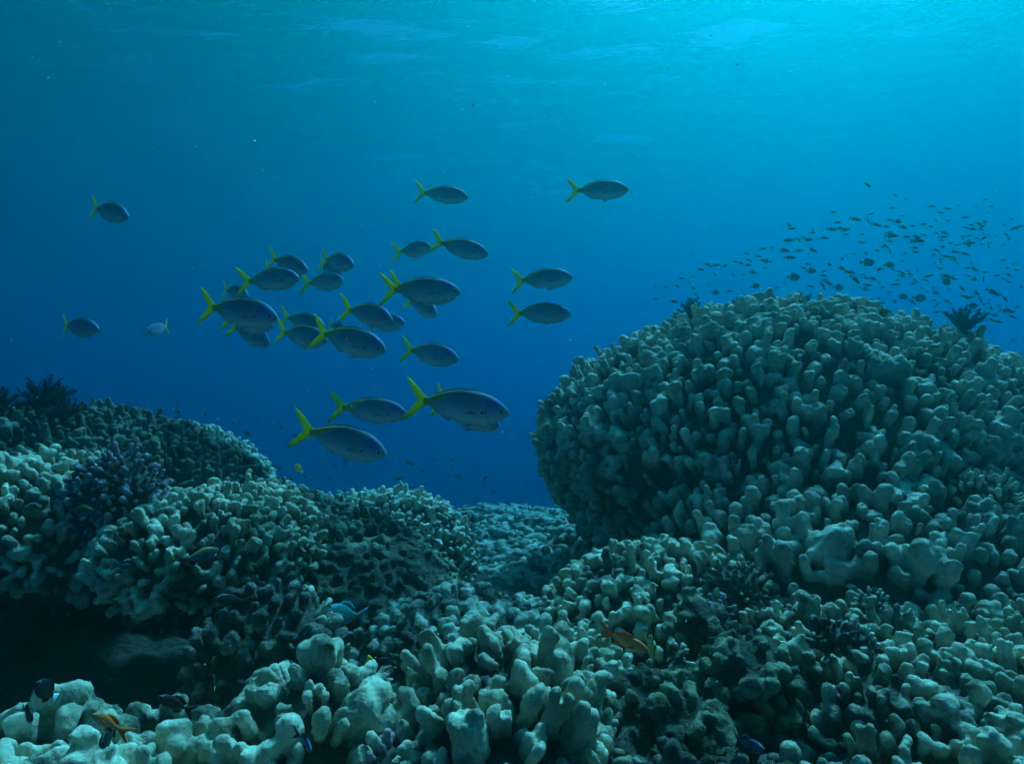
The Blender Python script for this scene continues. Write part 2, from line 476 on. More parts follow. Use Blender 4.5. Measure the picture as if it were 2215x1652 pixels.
tag(colony("coral_colony", [((-.37, 1.24, -.83), (.17, .2, .25))], 0.0042, 0.0160, 0.044, 0.038, M_PALE, seed=5, rough=.0011, up=0.5, bamp=0.03, bfreq=7, dimple=.55, kinds=(28, 25, 27, 20), warp=.5, rvar=.35),
    "rounded coral head of fat pale lobes behind the near bank", "coral", CG)
tag(colony("coral_colony", [((-.8, 1.16, -.89), (.4, .26, .24)), ((-.35, 1.0, -.87), (.25, .16, .2))], 0.0045, 0.0170, 0.042, 0.039, M_PALE, seed=6, rough=.0011, up=0.7, bamp=0.03, bfreq=6, dimple=.5, kinds=(28, 24, 30, 18), warp=.5, rvar=.4, hvar=.45),
    "near bank of fat cream lobes along the mouth of the dark hollow", "coral", CG)
tag(colony("coral_colony", [((.30, 1.0, -.87), (.42, .18, .23))], 0.0042, 0.0145, 0.040, 0.036, M_DEAD, seed=7, rough=.0025, up=0.8, bamp=0.04, bfreq=9, warp=.5, lump=.2, dimple=.5),
    "half dead pitted coral lobes crusted with algae at the very front", "coral", CG)
tag(colony("coral_colony", [((-.93, 2.15, -.52), (.27, .32, .165))], 0.0042, 0.0112, 0.036, 0.029, M_PALE, seed=8, rough=.0011, up=0.6, bamp=0.03, bfreq=6, warp=.4, kinds=(40, 22, 28, 10)),
    "overhanging round coral head of pale lobes above the dark hollow", "coral", CG)
tag(colony("coral_colony", [((-1.62, 2.35, -.51), (.40, .4, .20))], 0.0050, 0.0130, 0.036, 0.036, M_PALE, seed=9, rough=.0011, up=0.4, bamp=0.04, bfreq=6, warp=.4, kinds=(30, 15, 30, 25)),
    "coral head of thick curled lobes overhanging the left of the dark hollow", "coral", CG)
tag(colony("coral_colony", [((-2.2, 3.2, -.54), (1.0, .5, .36)), ((-1.35, 2.95, -.87), (1.0, .4, .35))], 0.0085, 0.013, 0.045, 0.032, M_DARK, seed=10, rough=.003, up=1.0, bamp=0.05, bfreq=6, clip_lo=(-3, 2, -1.0), clip_hi=(0, 3.6, 1)),
    "dark brown ridge of thin ragged finger coral behind the left coral heads", "coral", CG)
tag(colony("coral_colony", [((-2.3, 4.3, -.80), (.8, .6, .5)), ((-1.6, 4.0, -.98), (.6, .5, .36))], 0.0080, 0.0150, 0.036, 0.040, M_FAR, seed=11, up=0.7, bamp=0.04, bfreq=5, clip_lo=(-3.6, 3, -1.2), warp=.4),
    "far pale coral ridge sloping down towards the open water", "coral", CG)
tag(colony("coral_colony", [((-.66, 3.5, -.93), (.46, .42, .36))], 0.0062, 0.0118, 0.030, 0.031, M_FAR, seed=12, up=0.7, bamp=0.03, bfreq=5, clip_lo=(-2, 2, -1.15), warp=.4),
    "low coral dome of small pale knobs in the middle distance", "coral", CG)
# ------------------------------------------------------------------ fish: materials
def fish_mat(name, back, flank, belly, tailc=None, head=None, gill=False, rough=0.45, scales=0.5, z0=-0.17, z1=0.165):
    """Colours of the skin itself in the fish's own frame: +x nose, +z back, length 1."""
    m, nt, b = new_mat(name)
    N, L = nt.nodes, nt.links
    tc = N.new("ShaderNodeTexCoord"); sp = N.new("ShaderNodeSeparateXYZ")
    L.new(tc.outputs["Object"], sp.inputs[0])
    mr = N.new("ShaderNodeMapRange"); mr.inputs[1].default_value = z0; mr.inputs[2].default_value = z1
    L.new(sp.outputs["Z"], mr.inputs[0])
    nz = N.new("ShaderNodeTexNoise"); nz.inputs["Scale"].default_value = 14; nz.inputs["Detail"].default_value = 4
    L.new(tc.outputs["Object"], nz.inputs["Vector"])
    ma = N.new("ShaderNodeMath"); ma.operation = 'MULTIPLY_ADD'; ma.inputs[1].default_value = 0.16
    sb = N.new("ShaderNodeMath"); sb.operation = 'SUBTRACT'; sb.inputs[1].default_value = 0.08
    L.new(nz.outputs["Fac"], ma.inputs[0]); L.new(mr.outputs[0], ma.inputs[2]); L.new(ma.outputs[0], sb.inputs[0])
    rp = N.new("ShaderNodeValToRGB"); e = rp.color_ramp.elements
    e[0].position = 0.16; e[0].color = (*belly, 1); e[1].position = 0.92; e[1].color = (*back, 1)
    k = e.new(0.55); k.color = (*flank, 1)
    L.new(sb.outputs[0], rp.inputs["Fac"])
    col = rp.outputs["Color"]
    def over(c, fac):
        nonlocal col
        mx = N.new("ShaderNodeMix"); mx.data_type = 'RGBA'
        L.new(fac, mx.inputs[0]); L.new(col, mx.inputs[6]); mx.inputs[7].default_value = (*c, 1); col = mx.outputs[2]
    if head:
        d = N.new("ShaderNodeVectorMath"); d.operation = 'DISTANCE'; d.inputs[1].default_value = (0.36, 0, 0.055)
        mp = N.new("ShaderNodeMapping"); mp.inputs["Scale"].default_value = (1, 0, 1)
        L.new(tc.outputs["Object"], mp.inputs["Vector"]); L.new(mp.outputs[0], d.inputs[0])
        q = N.new("ShaderNodeMapRange"); q.inputs[1].default_value = 0.11; q.inputs[2].default_value = 0.02; q.inputs[4].default_value = 0.75
        L.new(d.outputs["Value"], q.inputs[0]); over(head, q.outputs[0])
    if gill:
        def spot(c, r0, r1, col_, amt, ring=None):
            d = N.new("ShaderNodeVectorMath"); d.operation = 'DISTANCE'; d.inputs[1].default_value = (c[0], 0, c[1])
            mp = N.new("ShaderNodeMapping"); mp.inputs["Scale"].default_value = (1, 0, 1)
            L.new(tc.outputs["Object"], mp.inputs["Vector"]); L.new(mp.outputs[0], d.inputs[0])
            v = d.outputs["Value"]
            if ring:
                e_ = N.new("ShaderNodeMath"); e_.operation = 'SUBTRACT'; e_.inputs[1].default_value = ring; L.new(v, e_.inputs[0])
                g_ = N.new("ShaderNodeMath"); g_.operation = 'ABSOLUTE'; L.new(e_.outputs[0], g_.inputs[0]); v = g_.outputs[0]
            q = N.new("ShaderNodeMapRange"); q.inputs[1].default_value = r1; q.inputs[2].default_value = r0; q.inputs[4].default_value = amt
            L.new(v, q.inputs[0]); over(col_, q.outputs[0])
        spot((.248, -.04), .010, .020, (.01, .01, .015), .9)                      # dark spot where the pectoral fin joins
        spot((.44, -.005), .003, .008, (.03, .04, .06), .4, ring=.165)            # edge of the gill cover
    if tailc:
        q = N.new("ShaderNodeMath"); q.operation = 'MULTIPLY_ADD'; q.inputs[1].default_value = -1.1     # reaches further forward along the back
        L.new(sp.outputs["Z"], q.inputs[0]); L.new(sp.outputs["X"], q.inputs[2])
        w = N.new("ShaderNodeMapRange"); w.inputs[1].default_value = -0.16; w.inputs[2].default_value = -0.31
        L.new(q.outputs[0], w.inputs[0]); over(tailc, w.outputs[0])
    # scales
    mp2 = N.new("ShaderNodeMapping"); mp2.inputs["Scale"].default_value = (44, 16, 56)
    L.new(tc.outputs["Object"], mp2.inputs["Vector"])
    vo = N.new("ShaderNodeTexVoronoi"); vo.inputs["Scale"].default_value = 1.0; vo.inputs["Randomness"].default_value = 0.25
    L.new(mp2.outputs[0], vo.inputs["Vector"])
    sr = N.new("ShaderNodeMapRange"); sr.inputs[1].default_value = 0.1; sr.inputs[2].default_value = 0.75; sr.inputs[3].default_value = 1.0 + 0.45 * scales; sr.inputs[4].default_value = 1.0 - 0.8 * scales
    L.new(vo.outputs["Distance"], sr.inputs[0])
    ml = N.new("ShaderNodeMix"); ml.data_type = 'RGBA'; ml.blend_type = 'MULTIPLY'; ml.inputs[0].default_value = 1
    L.new(col, ml.inputs[6]); L.new(sr.outputs[0], ml.inputs[7])
    L.new(ml.outputs[2], b.inputs["Base Color"])
    b.inputs["Roughness"].default_value = rough
    b.inputs["Specular IOR Level"].default_value = 0.2
    return m

def fin_mat(name, c1, c2=None, trans=0.4):
    m, nt, b = new_mat(name)
    N, L = nt.nodes, nt.links
    N.remove(b)
    tc = N.new("ShaderNodeTexCoord"); mp = N.new("ShaderNodeMapping"); mp.inputs["Scale"].default_value = (18, 18, 110)
    L.new(tc.outputs["Object"], mp.inputs["Vector"])
    nz = N.new("ShaderNodeTexNoise"); nz.inputs["Scale"].default_value = 1.0; nz.inputs["Detail"].default_value = 3
    L.new(mp.outputs[0], nz.inputs["Vector"])
    rp = N.new("ShaderNodeValToRGB"); rp.color_ramp.elements[0].position = 0.35; rp.color_ramp.elements[1].position = 0.65
    rp.color_ramp.elements[0].color = (*c1, 1); rp.color_ramp.elements[1].color = (*(c2 or tuple(x * 0.72 for x in c1)), 1)
    L.new(nz.outputs["Fac"], rp.inputs["Fac"])
    df = N.new("ShaderNodeBsdfDiffuse"); tl = N.new("ShaderNodeBsdfTranslucent"); mx = N.new("ShaderNodeMixShader")
    mx.inputs[0].default_value = trans
    L.new(rp.outputs["Color"], df.inputs["Color"]); L.new(rp.outputs["Color"], tl.inputs["Color"])
    L.new(df.outputs[0], mx.inputs[1]); L.new(tl.outputs[0], mx.inputs[2])
    L.new(mx.outputs[0], N["Material Output"].inputs["Surface"])
    return m

def plain(name, c, rough=0.5, spec=0.3):
    m, nt, b = new_mat(name)
    N, L = nt.nodes, nt.links
    tc = N.new("ShaderNodeTexCoord"); nz = N.new("ShaderNodeTexNoise"); nz.inputs["Scale"].default_value = 25; nz.inputs["Detail"].default_value = 3
    L.new(tc.outputs["Object"], nz.inputs["Vector"])
    rp = N.new("ShaderNodeValToRGB")
    rp.color_ramp.elements[0].color = (*[x * 0.75 for x in c], 1); rp.color_ramp.elements[1].color = (*[min(1, x * 1.25) for x in c], 1)
    L.new(nz.outputs["Fac"], rp.inputs["Fac"]); L.new(rp.outputs[0], b.inputs["Base Color"])
    b.inputs["Roughness"].default_value = rough; b.inputs["Specular IOR Level"].default_value = spec
    return m

YEL = (0.85, 0.82, 0.03)
M_FUS = fish_mat("blue grey scaled skin", (0.06, 0.105, 0.13), (0.21, 0.28, 0.44), (0.62, 0.58, 0.62), tailc=(0.55, 0.42, 0.04), head=(0.05, 0.09, 0.42), gill=True, rough=0.55, scales=.42)
M_YFIN = fin_mat("yellow fin", YEL, (0.74, 0.74, 0.03))
M_DFIN = fin_mat("dusky fin", (0.06, 0.11, 0.16), trans=0.3)
M_PFIN = fin_mat('smoky fin', (0.26, 0.33, 0.42), trans=0.4)
M_WFIN = fin_mat("bluish white fin", (0.55, 0.65, 0.75), trans=0.4)
M_IRIS = plain("silver iris", (0.34, 0.32, 0.33), 0.3)
M_PUPIL = plain("black pupil", (0.006, 0.006, 0.008), 0.12, 0.6)

# ------------------------------------------------------------------ fish: geometry
def body_mesh(prof, nseg=22, bend=0.0, pw=0.9):
    """prof rows: (x, top, bottom, half width), nose first; length 1, nose at +x."""
    pr = np.array(prof, dtype=float)
    xs_ = []
    for a, b_ in zip(pr[:-1, 0], pr[1:, 0]): xs_ += list(np.linspace(a, b_, 3)[:-1])
    xs_.append(pr[-1, 0]); xs_ = np.array(xs_)
    o = np.argsort(pr[:, 0])
    def sm(c):
        y = np.interp(xs_, pr[o, 0], pr[o, c]); z = y.copy()
        z[1:-1] = 0.25 * y[:-2] + 0.5 * y[1:-1] + 0.25 * y[2:]
        return z
    top, bot, hw = sm(1), sm(2), sm(3)
    V = []; ths = np.linspace(0, 2 * math.pi, nseg, endpoint=False)
    for x, t, b_, w in zip(xs_, top, bot, hw):
        c = (t + b_) / 2; h = (t - b_) / 2
        for th in ths:
            cy_, sz = math.cos(th), math.sin(th)
            V.append((x, w * math.copysign(abs(cy_) ** pw, cy_), c + h * math.copysign(abs(sz) ** 1.0, sz)))
    n = len(xs_); F = []
    for i in range(n - 1):
        for j in range(nseg):
            a, b_ = i * nseg + j, i * nseg + (j + 1) % nseg
            F.append((a, b_, b_ + nseg, a + nseg))
    F.append(tuple(range(nseg))[::-1]); F.append(tuple((n - 1) * nseg + j for j in range(nseg)))
    return bend_fish(np.array(V), bend), F

def bend_fish(V, bend):
    V = np.array(V, dtype=float)
    d = np.maximum(0.15 - V[:, 0], 0)
    V[:, 1] += bend * d * d
    return V

def fin_mesh(outline, thick=0.006, y=0.0, bend=0.0, centre=None):
    """A thin lens: outline (x, z) points, thickest at the middle, sharp at the rim."""
    o = np.array(outline, dtype=float); c = np.array(centre if centre is not None else o.mean(0))
    n = len(o); V = []
    for s in (1, -1):
        V.append((c[0], y + s * thick, c[1]))
    for p in o: V.append((p[0], y, p[1]))
    for s in (1, -1):
        for p in o:
            q = c + (p - c) * 0.55; V.append((q[0], y + s * thick * 0.8, q[1]))
    F = []
    for i in range(n):
        j = (i + 1) % n
        a0, a1 = 2 + n + i, 2 + n + j; b0, b1 = 2 + 2 * n + i, 2 + 2 * n + j
        F += [(0, a0, a1), (1, b1, b0), (a0, 2 + i, 2 + j, a1), (b1, 2 + j, 2 + i, b0)]
    return bend_fish(V, bend), F

def side_fin(root, tip, width, out, side, thick=0.004, bend=0.0):
    """Pectoral or pelvic fin leaning off the flank."""
    r = np.array(root, dtype=float); t = np.array(tip, dtype=float)
    prof = [(0, .35), (.25, .9), (.5, 1), (.75, .7), (1, .05)]
    V = []
    for f, w in prof:
        c = r + (t - r) * f; yy = r[1] + out * f
        for s, k in ((1, 0), (-1, 0), (0, 1), (0, -1)):
            V.append((c[0] + 0.25 * width * s * w, side * (yy + k * thick * (1 - f * 0.8)), c[2] + s * width * w * 0.5))
    F = []
    for i in range(len(prof) - 1):
        a = i * 4; b_ = a + 4
        for p, q in ((0, 2), (2, 1), (1, 3), (3, 0)): F.append((a + p, a + q, b_ + q, b_ + p))
    F.append((0, 3, 1, 2)); e = (len(prof) - 1) * 4; F.append((e, e + 2, e + 1, e + 3))
    return bend_fish(V, bend), F

def eye_mesh(x, y, z, r, side):
    V, F, mi = [], [], []
    rings = [(0, 0.35), (0.30, 0.34), (0.52, 0.30), (0.56, 0.30), (0.85, 0.16), (1.0, -0.15)]
    n = 14
    V.append((x, side * (y + r * rings[0][1]), z))
    for rr, dy in rings[1:]:
        for k in range(n):
            th = 6.28318 * k / n
            V.append((x + r * rr * math.cos(th), side * (y + r * dy), z + r * rr * math.sin(th)))
    for k in range(n): F.append((0, 1 + k, 1 + (k + 1) % n)); mi.append(1)
    for q in range(len(rings) - 2):
        for k in range(n):
            a = 1 + q * n + k; b_ = 1 + q * n + (k + 1) % n
            F.append((a, a + n, b_ + n, b_)); mi.append(1 if q < 1 else 0)
    return np.array(V), F, mi

def add_eyes(root, x, y, z, r):
    for s in (1, -1):
        V, F, mi = eye_mesh(x, y, z, r, s)
        if s < 0: pass
        o = mesh_np("eye", V, F, M_IRIS, parent=root)
        o.data.materials.append(M_PUPIL)
        o.data.polygons.foreach_set("material_index", mi)

FUS = [(0.500, -.022, -.030, .005), (0.487, .012, -.050, .024), (0.460, .044, -.076, .040), (0.405, .084, -.112, .056), (0.34, .120, -.146, .068),
       (0.26, .147, -.166, .076), (0.17, .156, -.172, .078), (0.08, .162, -.170, .074), (-0.02, .154, -.152, .066), (-0.11, .134, -.122, .054),
       (-0.19, .104, -.086, .041), (-0.25, .074, -.056, .029), (-0.295, .048, -.036, .019), (-0.33, .036, -.028, .013), (-0.355, .038, -.030, .010)]
TAILF = [(-.30, .030), (-.335, .050), (-.385, .092), (-.445, .150), (-.515, .205), (-.550, .222), (-.530, .175), (-.490, .105), (-.445, .045), (-.420, .004),
         (-.445, -.040), (-.490, -.100), (-.532, -.175), (-.552, -.222), (-.516, -.203), (-.445, -.145), (-.385, -.086), (-.335, -.044), (-.30, -.026)]

def make_fusilier(bend):
    root = bpy.data.objects.new("yellowtail_fish", None); COL.objects.link(root)
    root.empty_display_size = 0.1
    V, F = body_mesh(FUS, bend=bend); mesh_np("body", V, F, M_FUS, parent=root)
    V, F = fin_mesh(TAILF, 0.008, bend=bend, centre=(-.375, .003)); mesh_np("tail_fin", V, F, M_YFIN, parent=root)
    top = [(.23, .140), (.20, .156), (.12, .171), (.02, .172), (-.08, .155), (-.17, .124), (-.24, .090), (-.262, .068), (-.19, .092), (-.08, .128), (.03, .145), (.14, .148)]
    V, F = fin_mesh(top, 0.004, bend=bend, centre=(.0, .155)); mesh_np("dorsal_fin", V, F, M_DFIN, parent=root)
    an = [(-.06, -.128), (-.085, -.168), (-.14, -.136), (-.20, -.100), (-.25, -.068), (-.24, -.048), (-.15, -.090)]
    V, F = fin_mesh(an, 0.004, bend=bend, centre=(-.13, -.12)); mesh_np("anal_fin", V, F, M_WFIN, parent=root)
    for s in (1, -1):
        V, F = side_fin((.245, .072, -.045), (.07, .073, -.060), .030, .003, s, thick=.002); mesh_np("pectoral_fin", V, F, M_PFIN, parent=root)
        V, F = side_fin((.17, .022, -.158), (.06, .022, -.196), .030, .012, s); mesh_np("pelvic_fin", V, F, M_WFIN, parent=root)
    add_eyes(root, .428, .0405, -.010, .033)
    return root

def copy_thing(o):
    c = o.copy(); COL.objects.link(c)
    for ch in o.children:
        d = ch.copy(); COL.objects.link(d); d.parent = c
        for g in ch.children:
            e = g.copy(); COL.objects.link(e); e.parent = d
    return c

def pose(o, centre, fwd, L, roll=0.0, mid=0.0):
    f = Vector(fwd).normalized()
    z = Vector((0, 0, 1)); z = (z - f * z.dot(f))
    if z.length < 0.05: z = Vector((0, -1, 0)) - f * Vector((0, -1, 0)).dot(f)
    z.normalize(); y = z.cross(f)
    R = Matrix((f, y, z)).transposed()
    if roll: R = R @ Matrix.Rotation(roll, 3, 'X')
    M = R.to_4x4() @ Matrix.Diagonal((L, L, L, 1))
    M.translation = Vector(centre) - f * (mid * L)
    o.matrix_world = M

def swim(o, nose, tail, L, y, toward=1, span=0.915, mid=0.0425):
    """Put a fish of length L about y metres ahead with nose and tail fork seen at these points; the rest of its length points at or off the viewer."""
    (un, vn), (ut, vt) = nose, tail
    c = at((un + ut) / 2, (vn + vt) / 2, y)
    ray = unit(c); right = unit(np.array([ray[1], -ray[0], 0.0])); upv = np.cross(right, ray)
    dx = (un - ut) / FPX * y; dz = -(vn - vt) / FPX * y
    l = math.hypot(dx, dz); S = L * span; lim = 0.985 * S
    if l > lim: dx *= lim / l; dz *= lim / l; l = lim
    f = right * dx + upv * dz - ray * toward * math.sqrt(max(S * S - l * l, 0))
    pose(o, c, f, L, mid=mid)

fus_proto = [make_fusilier(b) for b in (0.0, 0.22, -0.25)]
FG = "school of yellowtail fish"
# nose, tail fork, body depth in the view, toward (+1) or away (-1), bend, label
FISH = [
    ((1110, 893), (893, 864), 76, 1, 0, "largest blue grey yellow-tailed fish of the school, nearest the great mound's left flank"),
    ((1079, 918), (944, 870), 62, 1, 1, "yellow-tailed fish mostly hidden behind the largest one, belly and tail tips showing"),
    ((882, 893), (730, 880), 56, 1, 0, "yellow-tailed fish swimming level just behind the tail of the largest one"),
    ((833, 980), (667, 928), 72, 1, 2, "lowest large yellow-tailed fish, nose tilted down, with a long thin upper tail lobe"),
    ((832, 752), (693, 722), 64, 1, 0, "yellow-tailed fish with broad tail overlapping two others, blue head near the school's centre"),
    ((594, 684), (455, 667), 66, 1, 0, "large yellow-tailed fish at the left end of the tight cluster, pale belly and big eye"),
    ((588, 703), (486, 689), 50, 1, 1, "yellow-tailed fish tucked behind the large left one, lower tail lobe below it"),
    ((580, 738), (514, 708), 44, 1, 2, "yellow-tailed fish nosing down under the large left one"),
    ((642, 597), (540, 613), 51, 1, 2, "yellow-tailed fish climbing slightly with bright blue back over the left cluster"),
    ((663, 583), (590, 563), 42, 1, 0, "dark yellow-tailed fish topmost of the left cluster"),
    ((634, 604), (572, 584), 36, 1, 1, "yellow-tailed fish almost hidden in the left cluster, only its tail showing"),
    ((763, 570), (702, 562), 40, 1, 0, "dark rounded yellow-tailed fish topmost of the trio in the middle"),
    ((738, 586), (688, 571), 34, 1, 1, "yellow-tailed fish half hidden behind the trio in the middle"),
    ((741, 604), (669, 615), 41, 1, 2, "yellow-tailed fish lowest of the trio in the middle, nose a little up"),
    ((533, 634), (489, 629), 34, 1, 0, "small distant yellow-tailed fish just above the large left one"),
    ((846, 692), (758, 671), 52, 1, 2, "yellow-tailed fish with a thin upright tail, overlapping a darker one ahead"),
    ((873, 694), (800, 702), 40, 1, 1, "dark yellow-tailed fish peeping out ahead of another fish's nose"),
    ((700, 700), (618, 688), 40, 1, 0, "dark yellow-tailed fish above another in the pair left of the school's centre"),
    ((704, 733), (610, 719), 50, 1, 0, "yellow-tailed fish lower of the pair left of the school's centre"),
    ((754, 716), (710, 703), 28, 1, 1, "tiny far yellow-tailed fish behind the back of the central one"),
    ((1003, 626), (834, 628), 58, 1, 0, "long silvery yellow-tailed fish in profile with a crossed pair of tails behind it"),
    ((984, 642), (850, 618), 54, 1, 1, "yellow-tailed fish hidden behind the long silvery one, belly and white fin below"),
    ((945, 676), (889, 653), 38, 1, 2, "small dark yellow-tailed fish hanging below the long silvery one, nose down"),
    ((990, 773), (881, 757), 49, 1, 0, "lone yellow-tailed fish between the central cluster and the largest fish"),
    ((1024, 425), (899, 418), 39, 1, 0, "slim yellow-tailed fish swimming alone highest over the school's middle"),
    ((1362, 413), (1240, 413), 44, 1, 2, "yellow-tailed fish alone highest towards the bright water"),
    ((1058, 546), (945, 525), 43, 1, 0, "yellow-tailed fish nose slightly down beside a smaller rounder one"),
    ((932, 532), (865, 548), 36, 1, 2, "small round yellow-tailed fish pointing up, beside a longer one"),
    ((1246, 596), (1113, 608), 45, 1, 0, "upper of two matching yellow-tailed fish leading the school in front"),
    ((1238, 674), (1110, 678), 46, 1, 0, "lower of two matching yellow-tailed fish leading the school in front"),
    ((272, 461), (209, 455), 44, 1, 0, "lone dark yellow-tailed fish far out in blue water at upper left"),
    ((207, 706), (139, 706), 43, 1, 1, "lone dark yellow-tailed fish over the feather stars at the left"),
    ((318, 718), (364, 706), 30, 1, 2, "small pale yellow-tailed fish facing the other way from the school"),
]
used = set(); _jr = random.Random(3)
for nose, tail, hp, tw, bd, lab in FISH:
    o = fus_proto[bd] if bd not in used else copy_thing(fus_proto[bd])
    used.add(bd)
    nose = (nose[0], nose[1] + _jr.uniform(-3, 3))
    swim(o, nose, tail, 0.30, FPX * 0.345 * 0.30 / hp, tw)
    tag(o, lab, "fish", FG)
# ------------------------------------------------------------------ small fish
def simple_fish(name, prof, tail, top, an, mats, bend=0.0, eye=0.0):
    """Body, tail and fins of a fish too small in the view to show its parts: one mesh, several materials."""
    VV, FF, MI = [], [], []
    def add(V, F, mi):
        n = sum(len(v) for v in VV)
        VV.append(np.array(V)); FF.extend([tuple(i + n for i in f) for f in F]); MI.extend([mi] * len(F))
    add(*body_mesh(prof, nseg=12, bend=bend), 0)
    add(*fin_mesh(tail, 0.010, bend=bend), 1)
    if top: add(*fin_mesh(top, 0.006, bend=bend), 2)
    if an: add(*fin_mesh(an, 0.006, bend=bend), 2)
    o = mesh_np(name, np.concatenate(VV), FF, None)
    for m_ in mats: o.data.materials.append(m_)
    o.data.polygons.foreach_set("material_index", MI)
    return o

def deep_prof(d, w=0.07, nose=0.5, ped=-0.30):
    ts = [0, .04, .10, .2, .33, .47, .62, .76, .88, 1.0]
    hs = [.04, .26, .50, .78, .96, 1.0, .86, .58, .30, .17]
    ws = [.10, .35, .6, .85, 1.0, .95, .75, .5, .25, .12]
    return [(nose - t * (nose - ped), d * h * .5, -d * h * .5, w * q) for t, h, q in zip(ts, hs, ws)]

FORK = [(-.27, .03), (-.33, .05), (-.42, .14), (-.50, .19), (-.46, .09), (-.42, 0), (-.46, -.09), (-.50, -.19), (-.42, -.14), (-.33, -.05), (-.27, -.03)]
FAN = [(-.27, .05), (-.34, .08), (-.44, .13), (-.49, .12), (-.47, 0), (-.49, -.12), (-.44, -.13), (-.34, -.08), (-.27, -.05)]
M_SDARK = plain("dark olive fish skin", (0.045, 0.050, 0.042)); M_SBLK = plain("black fish skin", (0.014, 0.015, 0.018))
M_SGREY = plain("grey green fish skin", (0.11, 0.13, 0.10)); M_SWHITE = plain("white tail skin", (0.75, 0.75, 0.72))
M_SYEL = plain("yellow fish skin", (0.75, 0.55, 0.03)); M_SFIN = fin_mat("dark small fin", (0.06, 0.065, 0.05)); M_STAIL = fin_mat("olive yellow tail fin", (0.20, 0.19, 0.04))
M_SORG = plain("orange fish skin", (0.85, 0.24, 0.05))
def fins(d):
    t = [(.22, .40 * d), (.10, .52 * d + .035), (-.08, .50 * d + .05), (-.24, .20 * d + .04), (-.20, .16 * d), (0, .36 * d)]
    a = [(.02, -.40 * d), (-.06, -.50 * d - .04), (-.20, -.30 * d - .05), (-.25, -.12 * d), (-.1, -.30 * d)]
    return t, a
SLIM = [simple_fish("small_fish", deep_prof(d, w), FORK, *fins(d), (M_SDARK, M_STAIL, M_SFIN), bd) for d, w, bd in ((.24, .065, 0), (.27, .07, .5), (.25, .07, -.6))]
OVAL = [simple_fish("surgeonfish", deep_prof(.56, .075), FAN, *fins(.56), (M_SBLK, M_SBLK, M_SBLK), bd) for bd in (0, .4)]
OVALY = simple_fish("surgeonfish", deep_prof(.60, .075), FAN, *fins(.60), (M_SBLK, M_SORG, M_SBLK), 0)
CHRB = [simple_fish("damselfish", deep_prof(.50, .09), FAN, *fins(.5), (M_SBLK, M_SWHITE, M_SBLK), bd) for bd in (0, .6)]
CHRG = [simple_fish("damselfish", deep_prof(.40, .08), FORK, *fins(.4), (M_SGREY, M_SFIN, M_SFIN), bd) for bd in (0, .5, -.5)]
YELD = simple_fish("damselfish", deep_prof(.46, .09), FORK, *fins(.46), (M_SYEL, M_SYEL, M_SYEL), 0.5)
_first = set()
def inst(p):
    if p.name in _first: return copy_thing(p)
    _first.add(p.name); return p

fr_ = random.Random(7)
def small(p, cu, cv, lv, ang, L, ylo, yhi, label, group, cat="fish", flip=False, turn=None):
    """A small fish of about length L, centred at (cu, cv), lv long in the view, nose dipping by ang degrees."""
    turn = fr_.uniform(-35, 35) if turn is None else turn
    y = FPX * L * math.cos(math.radians(turn)) / max(lv, 2)
    if y < ylo or y > yhi:
        y2 = min(max(y, ylo), yhi); L *= y2 / y; y = y2
    a = math.radians(ang); t = math.radians(turn)
    f = np.array([math.cos(t) * math.cos(a), -math.sin(t), -math.sin(a)])
    if flip: f[0] = -f[0]
    o = inst(p)
    pose(o, at(cu, cv, y), f, L)
    return tag(o, label, cat, group)

LS = "small dark slender fish in the loose school over the great mound"
GS = "loose school of small fish over the great mound"
SC = "520,155,90,25 818,268,60,0 925,308,68,2 1212,385,68,8 1385,413,75,-8 790,403,55,0 150,452,55,3 555,472,50,-12 385,525,120,15 525,540,80,45 610,583,90,20 890,488,55,2 850,550,100,-2 755,532,70,10 910,612,100,3 725,606,70,2 195,560,62,8 135,633,100,12 222,620,75,0 280,638,85,-3 285,690,55,0 450,690,52,0 1003,596,55,0 1125,580,65,0 1195,604,55,0 1250,538,70,3 1385,542,70,2 1290,452,60,8 1318,460,50,12 1570,507,70,3 1690,396,50,-8 1500,377,40,-10 1850,386,55,12 1785,315,45,0 1820,455,40,-15 1770,545,70,5 1710,568,55,10 2075,527,55,-5 1745,610,85,-25 1650,632,75,10 2110,622,85,15 2170,600,65,0 775,703,120,5 755,670,80,0 940,713,85,8 1045,716,115,5 1055,755,110,10 50,725,100,5 455,776,72,8 1340,670,80,15 1255,673,80,-3 1335,715,75,5 705,812,95,15 750,850,80,35 1025,830,85,12 1330,823,78,-8 1410,782,65,8 1115,798,45,5 625,862,58,5 770,895,45,3 1255,857,95,18 1235,903,60,5 1365,925,90,15 1455,877,85,10 1558,893,95,15 1815,817,80,22 1700,732,62,8 1615,778,100,5 1770,730,70,-25 1895,710,45,10 2050,733,45,-5 1985,798,50,-35 245,1050,90,-5 285,910,60,-10 372,900,55,8 345,1097,100,10 475,1122,55,12 500,1155,60,8 580,1163,95,5 390,1175,110,50 95,1205,100,35 40,1240,100,60 960,1083,60,25 1055,1065,60,70 1245,988,50,0 1665,1062,100,22 1670,1155,85,12 1770,1150,100,85 1360,1135,100,15 1435,1150,85,35 2035,1120,60,45 1975,965,60,-3 2100,1008,40,-15 2165,1240,85,20 1690,1315,110,15 1865,1305,110,35 1540,1270,80,45 1585,1362,85,5 1265,1315,85,15 1160,1305,55,30 840,1180,60,-12 790,1230,55,-5 1225,1255,50,-8 1395,1270,60,10 670,1475,80,5 760,1312,60,10 1230,1397,60,-8 1590,1500,90,25 1715,1545,100,20 1850,1480,80,15 2020,1510,115,15 2130,1470,60,15 1430,1610,90,20 1600,1615,60,25 1010,1495,70,25 1000,1410,80,40 1735,1390,80,50 2000,1380,70,65"
